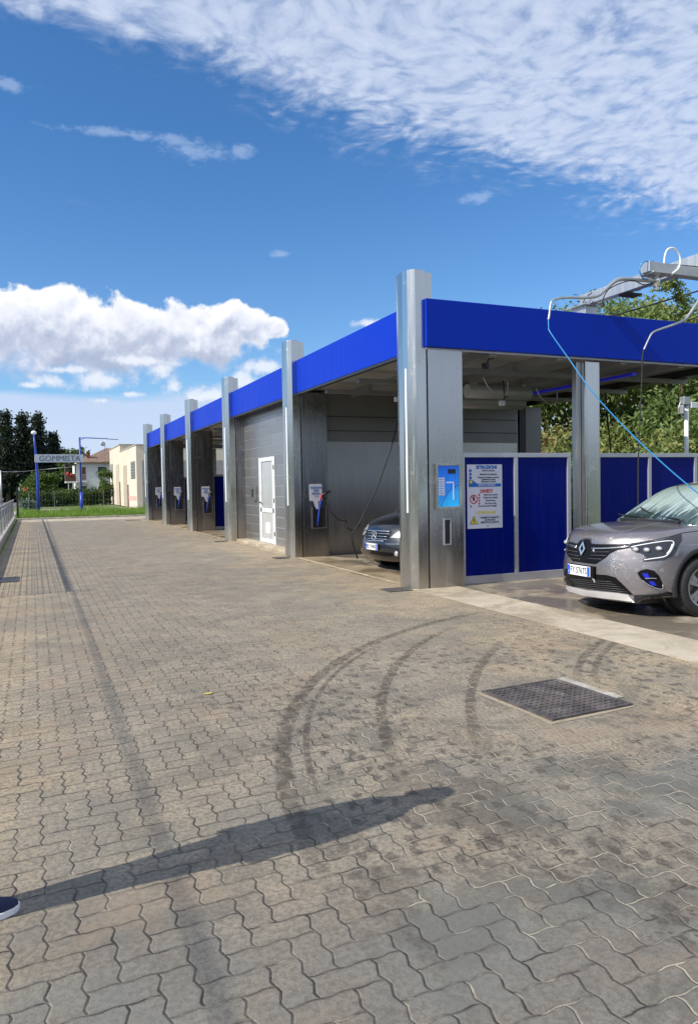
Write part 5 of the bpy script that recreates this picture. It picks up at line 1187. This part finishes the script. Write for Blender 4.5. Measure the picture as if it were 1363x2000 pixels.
# undergrowth mass that closes the view under the trees
ug = leaf_mesh('undergrowth', [(16.6 + rng.uniform(-0.5, 0.8), 9 + i * 1.1, rng.uniform(0.5, 3.4), 1.0, 1.0, 1.1) for i in range(34)], M['leaf_acacia'], 36000, 0.085, droop=0.5, elong=2.6)
tag(link('undergrowth', ug), 'tangled green and rust coloured undergrowth behind the blue divider', 'undergrowth', kind='stuff')
bankm = MB(); bankm.prism([(17.6, 0), (25, 0), (25, 4.2), (19.5, 3.2)], 4.0, 46.0, M=Matrix(((1, 0, 0, 0), (0, 0, 1, 0), (0, 1, 0, 0), (0, 0, 0, 1))))
tag(bankm.build('earth_bank', M['soil']), kind='structure')

# cedars beyond the road
def cedar(loc, h, w, label):
    sp = []; z = 1.5
    while z < h:
        f = max(0.12, 1 - (z / h) ** 1.5); 
        for k in range(5):
            a = rng.uniform(0, 6.28); q = rng.uniform(0.25, 0.95) * w * f; sp.append((math.cos(a) * q, math.sin(a) * q, z + rng.uniform(-0.3, 0.3), w * 0.42 * f + 0.35, w * 0.42 * f + 0.35, 0.42))
        z += h * 0.055
    sp.append((0, 0, h, 0.4, 0.4, 0.5)); tree('cedar_tree', label, 'tree', loc, sp, h, 0.3, M['leaf_dark'], 9000, 0.24, 'dark cedars across the road', elong=1.8, up=0.1, droop=0.2, shell=0.1)
for (x, y, h, w, lab) in ((-4.6, 112, 11.6, 2.2, 'dark cedar cut by the left edge of the picture'), (-2.9, 108, 11.9, 1.7, 'slim dark cedar second from left edge'), (-0.9, 112, 12.0, 1.9, 'dark cedar left of the globe lamp post'), (1.0, 110, 11.9, 2.0, 'tallest flat topped cedar right behind globe lamp'), (2.9, 112, 9.0, 1.7, 'lower dark cedar above sign middle'), (4.1, 114, 6.9, 1.5, 'lowest dark cedar at right end of the row'),
                          (-7.4, 118, 11.5, 2.4, 'dark cedar outside left edge behind the road'), (0.0, 124, 10.5, 3.0, 'dark cedar deep behind the others in the row')):
    cedar((x, y, 0), h, w, lab)
tag(link('cedar_undergrowth', leaf_mesh('cedar_undergrowth', [(-9 + i * 0.95, 116 + rng.uniform(-2, 2), rng.uniform(1, 4.5), 1.6, 1.6, 1.8) for i in range(17)], M['leaf_dark'], 8000, 0.32, shell=0.2)), 'dark mass of conifer growth under the cedars', 'undergrowth', kind='stuff')
tree('broadleaf_tree', 'pale green treetop rising behind the tiled house roof', 'tree', (5.6, 104, 0), lobes(12, 1.4, 1.4, 3.0, 6.6, 0.8, 1.2), 6.0, 0.2, M['leaf_green'], 3500, 0.26)
tree('ornamental_tree', 'bushy light green tree behind the blue globe lamp post', 'tree', (1.2, 80, 0), lobes(14, 1.5, 1.4, 0.6, 2.9, 0.5, 0.85, 0.3), 2.6, 0.1, M['leaf_green'], 5500, 0.16)
tree('slender_tree', 'small thin leaved tree between house and cream workshop', 'tree', (7.3, 79, 0), lobes(8, 0.55, 0.6, 1.4, 3.5, 0.3, 0.5), 3.0, 0.06, M['leaf_green'], 1300, 0.14)
def hedge(label, x0, x1, y, z1, n, mt=None):
    sp = [(x0 + (x1 - x0) * (i + 0.5) / 8, y + rng.uniform(-0.2, 0.2), z1 * 0.5, (x1 - x0) / 11 + 0.3, 0.6, z1 * 0.5 * rng.uniform(0.85, 1.15)) for i in range(8)]
    t = thing('hedge', label, 'hedge', (0, 0, 0)); t.location = ((x0 + x1) / 2, y, 0)
    me = leaf_mesh('foliage', sp, mt or M['leaf_hedge'], n, 0.13, shell=0.5); me.transform(Matrix.Translation((-(x0 + x1) / 2, -y, 0))); link('foliage', me, None, t)
    b = MB()
    for i in range(6): b.tube([(-(x1 - x0) / 2 + (x1 - x0) * (i + .5) / 6, 0, 0), (-(x1 - x0) / 2 + (x1 - x0) * (i + .5) / 6 + 0.1, 0, z1 * 0.8)], [0.04, 0.015], 6)
    b.build('stems', M['bark'], t)
hedge('dark low hedge at the foot of the light green tree', 0.1, 2.3, 77, 1.25, 3000); hedge('bright topped hedge below middle of the white sign', 2.2, 4.6, 78, 1.5, 3600, M['leaf_green'])
hedge('dark clipped hedge in front of the white house', 4.5, 7.1, 79, 1.55, 3200)
t = thing('shrub', 'pale dusty shrub beside railing end at left', 'shrub', (-0.05, 52, 0)); link('foliage', leaf_mesh('foliage', lobes(6, 0.35, 0.35, 0.2, 0.9, 0.25, 0.4), leafmat('dusty_leaves', [(0.10, 0.16, 0.14), (0.16, 0.22, 0.19), (0.25, 0.30, 0.26)]), 1500, 0.09), None, t); MB().tube([(0, 0, 0), (0.02, 0, 0.7)], [0.03, 0.01], 6).build('stem', M['bark'], t)
t = thing('shrub', 'yellow green shrub with orange blooms above railing end', 'shrub', (-0.2, 60, 0)); link('foliage', leaf_mesh('foliage', lobes(7, 0.45, 0.4, 0.6, 1.6, 0.25, 0.45), M['leaf_green'], 1500, 0.10), None, t); MB().tube([(0, 0, 0), (0.02, 0, 1.1)], [0.03, 0.01], 6).build('stem', M['bark'], t)
b = MB()
for k in range(9): b.ball((rng.uniform(-0.35, 0.3), rng.uniform(-0.4, 0), rng.uniform(1.45, 1.75)), 0.06, 0.06, 0.06, 6, 5)
b.build('blooms', simple('orange_bloom', (0.6, 0.12, 0.04), 0.7), t)
# verge grass
vs = []; fs = []; tint = []
for i in range(26000):
    y = 43.0 + (rng.random() ** 1.6) * 8.5; x = rng.uniform(-0.85, 9.5); 
    dense = math.sin(x * 1.3 + y * 0.7) * 0.5 + 0.5; hgt = rng.uniform(0.12, 0.32) * (0.7 + 0.5 * dense) * (1 + (y - 43) / 8.5 * 0.9); a = rng.uniform(0, 6.28); w = rng.uniform(0.01, 0.022); lx, ly = rng.uniform(-0.12, 0.12), rng.uniform(-0.12, 0.12)
    b0_ = len(vs); vs += [(x - w * math.cos(a), y - w * math.sin(a), -0.03), (x + w * math.cos(a), y + w * math.sin(a), -0.03), (x + lx, y + ly, hgt)]; fs.append((b0_, b0_ + 1, b0_ + 2)); tint.append(rng.uniform(0, 0.7) * (0.5 + 0.5 * dense))
me = bpy.data.meshes.new('grass'); me.from_pydata(vs, [], fs); me.materials.append(M['grass']); at_ = me.attributes.new('tint', 'FLOAT', 'FACE'); at_.data.foreach_set('value', tint)
tag(link('grass', me), 'strip of bright green grass beyond the paving end', 'grass', kind='stuff')
vs = []; fs = []; tint = []
for i in range(900):
    y = rng.uniform(30, 42.7) if i % 3 else rng.uniform(18, 42); x = -0.80 + rng.random() ** 2 * 0.07; hgt = rng.uniform(0.02, 0.08); lx, ly = rng.uniform(-0.05, 0.05), rng.uniform(-0.05, 0.05)
    b0_ = len(vs); vs += [(x - .008, y, 0), (x + .008, y + .01, 0), (x + lx, y + ly, hgt)]; fs.append((b0_, b0_ + 1, b0_ + 2)); tint.append(rng.random())
me = bpy.data.meshes.new('weeds'); me.from_pydata(vs, [], fs); me.materials.append(M['grass']); at_ = me.attributes.new('tint', 'FLOAT', 'FACE'); at_.data.foreach_set('value', tint)
tag(link('weeds', me), 'small weeds growing along the railing kerb', 'weeds', kind='stuff')

# ---------------------------------------------------------------- poles, sign, fence
lp = thing('globe_lamp_post', 'blue lamp post with white globe holding left end of the sign', 'lamp post', (0.36, 50, 0))
MB().tube([(0, 0, -0.05), (-0.01, 0, 2.0), (-0.04, 0, 3.4), (-0.10, 0, 4.3), (-0.14, 0, 5.0)], [0.10, 0.09, 0.075, 0.06, 0.05], 12).build('shaft', M['pole_blue'], lp)
MB().ball((-0.14, 0, 5.12), 0.16, 0.16, 0.13, 16, 10).build('globe', simple('white_globe', (0.85, 0.85, 0.86), 0.3), lp)
lp2 = thing('sign_post', 'blue post with long thin arm holding right end of the sign', 'post', (2.89, 50, 0))
MB().tube([(0, 0, -0.05), (0, 0, 1.4)], 0.10, 12).tube([(0, 0, 1.4), (-0.01, 0, 4.86)], 0.055, 12).build('shaft', M['pole_blue'], lp2)
MB().tube([(-0.02, 0, 4.84), (1.0, 0, 4.82), (2.34, 0, 4.74)], [0.035, 0.03, 0.02], 8).tube([(0, 0, 4.70), (0.35, 0, 4.83)], 0.015, 6).build('arm', M['pole_blue'], lp2)
sg = thing('workshop_sign', 'long pale board reading GOMMISTA between two blue posts', 'sign', (1.64, 49.85, 3.52))
MB().box(-1.43, 1.43, -0.02, 0.06, -0.24, 0.235).build('board', simple('pale_board', (0.50, 0.54, 0.62), 0.5, 0, 0.05), sg, bevel=0.005)
text_mesh('lettering', 'GOMMISTA', 0.50, simple('grey_letter', (0.085, 0.10, 0.125), 0.5), sg, 0.004, front_frame(0, -0.025, 0.0), 'CENTER', 0.95, -0.004, 0.12)
MB().box(-1.43, 1.43, -0.01, 0.05, 0.236, 0.26).build('edge', M['alu'], sg)
t = thing('wire_fence', 'thin wire mesh fence on slim posts beyond the grass', 'fence', (-0.2, 51, 0))
for i in range(7): MB().box(i * 1.5 - 0.012, i * 1.5 + 0.012, -0.012, 0.012, 0, 1.5).build('post', M['galv'], t)
b = MB()
for z in (0.35, 0.62, 0.9, 1.15, 1.4): b.box(0, 9, -0.003, 0.003, z, z + 0.003)
for i in range(45): b.box(i * 0.2, i * 0.2 + 0.003, -0.002, 0.002, 0.1, 1.45)
b.build('mesh', M['galv'], t)
rs = thing('road_sign', 'distant road sign, white disc above blue square, by the road', 'sign', (-1.03, 80, 0))
MB().cyl((0, 0, 1.1), (0, 0, 1), 0.03, 2.2, 8).build('pole', M['galv'], rs); MB().cyl((0, -0.05, 1.70), (0, 1, 0), 0.22, 0.03, 20).build('disc', M['white'], rs); MB().box(-0.05, 0.05, -0.075, -0.066, 1.62, 1.80).build('symbol', M['black'], rs)
MB().box(-0.20, 0.20, -0.06, -0.03, 1.0, 1.36).build('plate', M['pole_blue'], rs)
up = thing('utility_pole', 'pale utility pole at far left edge carrying thin wires', 'pole', (-2.75, 80, 0))
MB().tube([(0, 0, -0.1), (0, 0, 3.55)], [0.10, 0.07], 10).build('shaft', M['galv'], up); MB().box(-0.5, 0.6, -0.04, 0.04, 3.38, 3.45).build('crossarm', M['galv'], up)
hose('overhead_wire', 'pale wire running from utility pole behind the sign', [(-2.7, 80, 3.42), (-1.0, 80, 3.42), (1.2, 80, 3.62), (3.9, 80, 3.86), (8.0, 90, 4.4)], 0.018, M['galv'], 'wire')
hose('overhead_wire', 'dark overhead wire crossing the sky above the trees at right', [(11.0, 16.0, 4.94), (17.96, 16.0, 7.03), (26, 16.0, 9.44)], 0.022, M['rubber'], 'wire')

# ---------------------------------------------------------------- house and workshops
hs = thing('house', 'white two storey house with brown tiled hip roof and balcony', 'house', (4.7, 90, 0))
MB().box(0, 8.5, 0, 8, 0, 4.60).build('wall', M['plaster'], hs)
b = MB(); e = 0.55
b.add([(-e + .6, -e, 4.55), (8.5 + e, -e, 4.55), (8.5 + e, 8 + e, 4.55), (-e + .6, 8 + e, 4.55), (3.7, 3.9, 6.5), (5.5, 3.9, 6.5), (-e + .6, -e, 4.68), (8.5 + e, -e, 4.68), (8.5 + e, 8 + e, 4.68), (-e + .6, 8 + e, 4.68)],
      [(3, 2, 1, 0), (0, 1, 7, 6), (1, 2, 8, 7), (2, 3, 9, 8), (3, 0, 6, 9), (6, 7, 5, 4), (7, 8, 5), (8, 9, 4, 5), (9, 6, 4)])
rf = b.build('roof', M['rooftile'], hs)
MB().box(1.25, 1.60, 0.6, 0.95, 4.8, 5.75).box(1.20, 1.65, 0.55, 1.0, 5.75, 5.85).build('chimney', simple('red_brick', (0.26, 0.07, 0.05), 0.9), rf)
MB().tube([(3.35, 2, 5.6), (3.35, 2, 7.9)], 0.025, 6).tube([(3.0, 2, 7.2), (3.35, 2, 7.0), (3.5, 2, 6.6)], 0.02, 6).ball((3.15, 1.95, 6.9), 0.28, 0.05, 0.28, 12, 8).tube([(3.0, 2, 7.6), (3.7, 2, 7.6)], 0.015, 6).build('antenna', M['galv'], rf)
def win(par, x0, x1, z0, z1, mt=None, fr=None):
    w = MB().box(x0 - 0.07, x1 + 0.07, -0.03, -0.002, z0 - 0.07, z1 + 0.07).build('window', fr or M['white'], par); MB().box(x0, x1, -0.045, -0.031, z0, z1).build('pane', mt or M['glass_dark'], w)
    MB().box(x0 - 0.1, x1 + 0.1, -0.10, -0.046, z0 - 0.13, z0 - 0.071).build('sill', M['kerb'], w)
win(hs, 2.37, 3.34, 3.17, 4.13, M['shutter']); win(hs, 0.62, 1.05, 2.60, 4.12, M['wood_brown']); win(hs, 2.35, 3.38, 0.9, 1.9, M['shutter']); win(hs, 0.6, 1.1, 0.6, 1.95, M['shutter'])
bc = MB().box(-1.15, 0, -0.1, 2.2, 2.32, 2.50).box(0.0, 1.15, -0.75, -0.05, 2.35, 2.48).build('balcony', M['plaster'], hs)
MB().box(-1.13, -1.08, -0.08, 2.15, 2.5, 3.35).box(-1.075, -0.02, -0.08, -0.04, 2.5, 3.35).build('railing', M['wood_brown'], bc)
b = MB()
for i in range(9): b.box(0.02 + i * 0.13, 0.05 + i * 0.13, -0.73, -0.70, 2.485, 3.2)
b.box(0.0, 1.12, -0.74, -0.69, 3.2, 3.25).build('railing', M['galv'], bc)
MB().ball((-0.9, -0.2, 3.35), 0.16, 0.1, 0.22, 8, 6).ball((-0.5, -0.2, 3.25), 0.2, 0.1, 0.15, 8, 6).build('flowers', simple('red_flowers', (0.5, 0.06, 0.05), 0.8), bc)
MB().box(-0.9, -0.8, 0.0, 0.1, 0, 2.319).box(-0.35, -0.25, 0.0, 0.1, 0, 2.319).build('pillar', M['plaster'], hs)
MB().box(-1.2, -0.002, -0.2, 3.0, 4.35, 4.48).box(-1.15, -0.75, 0.3, 2.4, 2.6, 4.349).build('loggia', simple('dark_loggia', (0.06, 0.05, 0.045), 0.8), hs)
ws = thing('workshop', 'near cream flat roofed workshop with corner and grey pebbled side', 'building', (7.58, 60, 0))
MB().box(0, 9, 0, 11.5, 0, 4.95).build('wall', M['plaster_cream'], ws)
MB().box(-0.05, 9.05, -0.05, 11.55, 4.951, 5.03).build('roof', M['kerb'], ws)
MB().box(0.42, 8.9, -0.06, -0.002, 0.05, 3.75).build('pebble_panel', M['plaster_grey'], ws)
def wside(par, y0, y1, z0, z1, mt, nm='window', bars=0):
    w = MB().box(-0.03, -0.002, y0, y1, z0, z1).build(nm, mt, par)
    if bars:
        b = MB()
        for i in range(bars): zz = z0 + (z1 - z0) * (i + 0.5) / bars; b.box(-0.045, -0.031, y0 + 0.05, y1 - 0.05, zz - 0.03, zz + 0.03)
        b.build('bars', M['galv'], w)
    return w
wside(ws, 0.8, 3.4, 2.35, 3.75, simple('grey_glazing', (0.17, 0.19, 0.17), 0.3), bars=6); wside(ws, 6.5, 9.0, 0.0, 3.6, simple('tan_roller_door', (0.42, 0.36, 0.27), 0.7), 'roller_door'); wside(ws, 5.4, 6.1, 0, 1.9, M['wood_brown'], 'door')
MB().box(-0.02, -0.003, 0.5, 6.0, 0.6, 0.95).build('painted_band', simple('faded_red_paint', (0.62, 0.36, 0.30), 0.9), ws)
b = MB(); 
for (y_, z_, a, c_) in ((1.6, 1.75, 0.5, 0.25), (2.2, 1.5, 0.25, 0.5), (1.5, 1.3, 0.4, 0.15), (2.6, 1.2, 0.5, 0.2)): b.box(-0.015, -0.003, y_, y_ + a, z_, z_ + c_)
b.build('wall_markings', simple('white_marking', (0.72, 0.70, 0.68), 0.9), ws)
wb = thing('workshop', 'taller cream workshop farther back beside the house', 'building', (7.62, 71.7, 0))
MB().box(0, 9, 0, 10, 0, 5.62).build('wall', M['plaster_cream'], wb); MB().box(-0.06, 9.05, -0.05, 10.06, 5.621, 5.71).build('roof', M['kerb'], wb)
wside(wb, 6.8, 9.3, 2.7, 4.1, simple('pale_glazing', (0.30, 0.30, 0.26), 0.4), bars=3); wside(wb, 1.3, 4.0, 0, 3.9, simple('beige_roller_door', (0.48, 0.42, 0.32), 0.7), 'roller_door'); wside(wb, 0.4, 1.0, 0.0, 2.2, M['wood_brown'], 'door')
# pale annex seen through the third bay, beyond the trees
ax = thing('storage_shed', 'pale shed glimpsed through the third bay behind the blue divider', 'shed', (12.5, 44, 0))
MB().box(0, 6, 0, 5, 0, 3.1).build('wall', M['plaster'], ax); MB().box(-0.15, 6.15, -0.15, 5.15, 3.1, 3.55).build('roof', M['plaster_cream'], ax); MB().box(0.8, 1.8, -0.03, -0.002, 0, 2.1).build('door', M['galv'], ax)

# tree belts out of the picture, across the road and behind the viewer: the steel mirrors them
for nm, lab, spots in (('tree_belt', 'belt of trees along the far side of the road', [(-30 + rng.uniform(-1.5, 1.5), -60 + i * 4.0, rng.uniform(2.0, 3.2), 2.6, 2.6, 3.0) for i in range(28)]),
                       ('tree_belt', 'belt of trees behind the forecourt', [(-22 + i * 4.0, -42 + rng.uniform(-1.5, 1.5), rng.uniform(1.6, 2.8), 2.6, 2.6, 2.6) for i in range(20)])):
    tag(link(nm, leaf_mesh(nm, spots, M['leaf_hedge'], 9000, 0.5, shell=0.3)), lab, 'trees', kind='stuff')

oc = thing('overhead_cable', 'bundled overhead cable along the road, its shadow crossing the paving', 'cable', (-5.20, -20, 4.5))
MB().tube(spline([(0, 0, 0.25), (0, 16, -0.03), (0, 30, 0.0), (0, 58, 0.1), (0, 82, 0.3)], 6), 0.012, 8).build('cable', M['rubber'], oc)
for y in (0.0, 82.0): MB().tube([(0.0, y, -4.6), (0.0, y, 0.6)], [0.14, 0.09], 10).build('pole', M['bark'], oc)
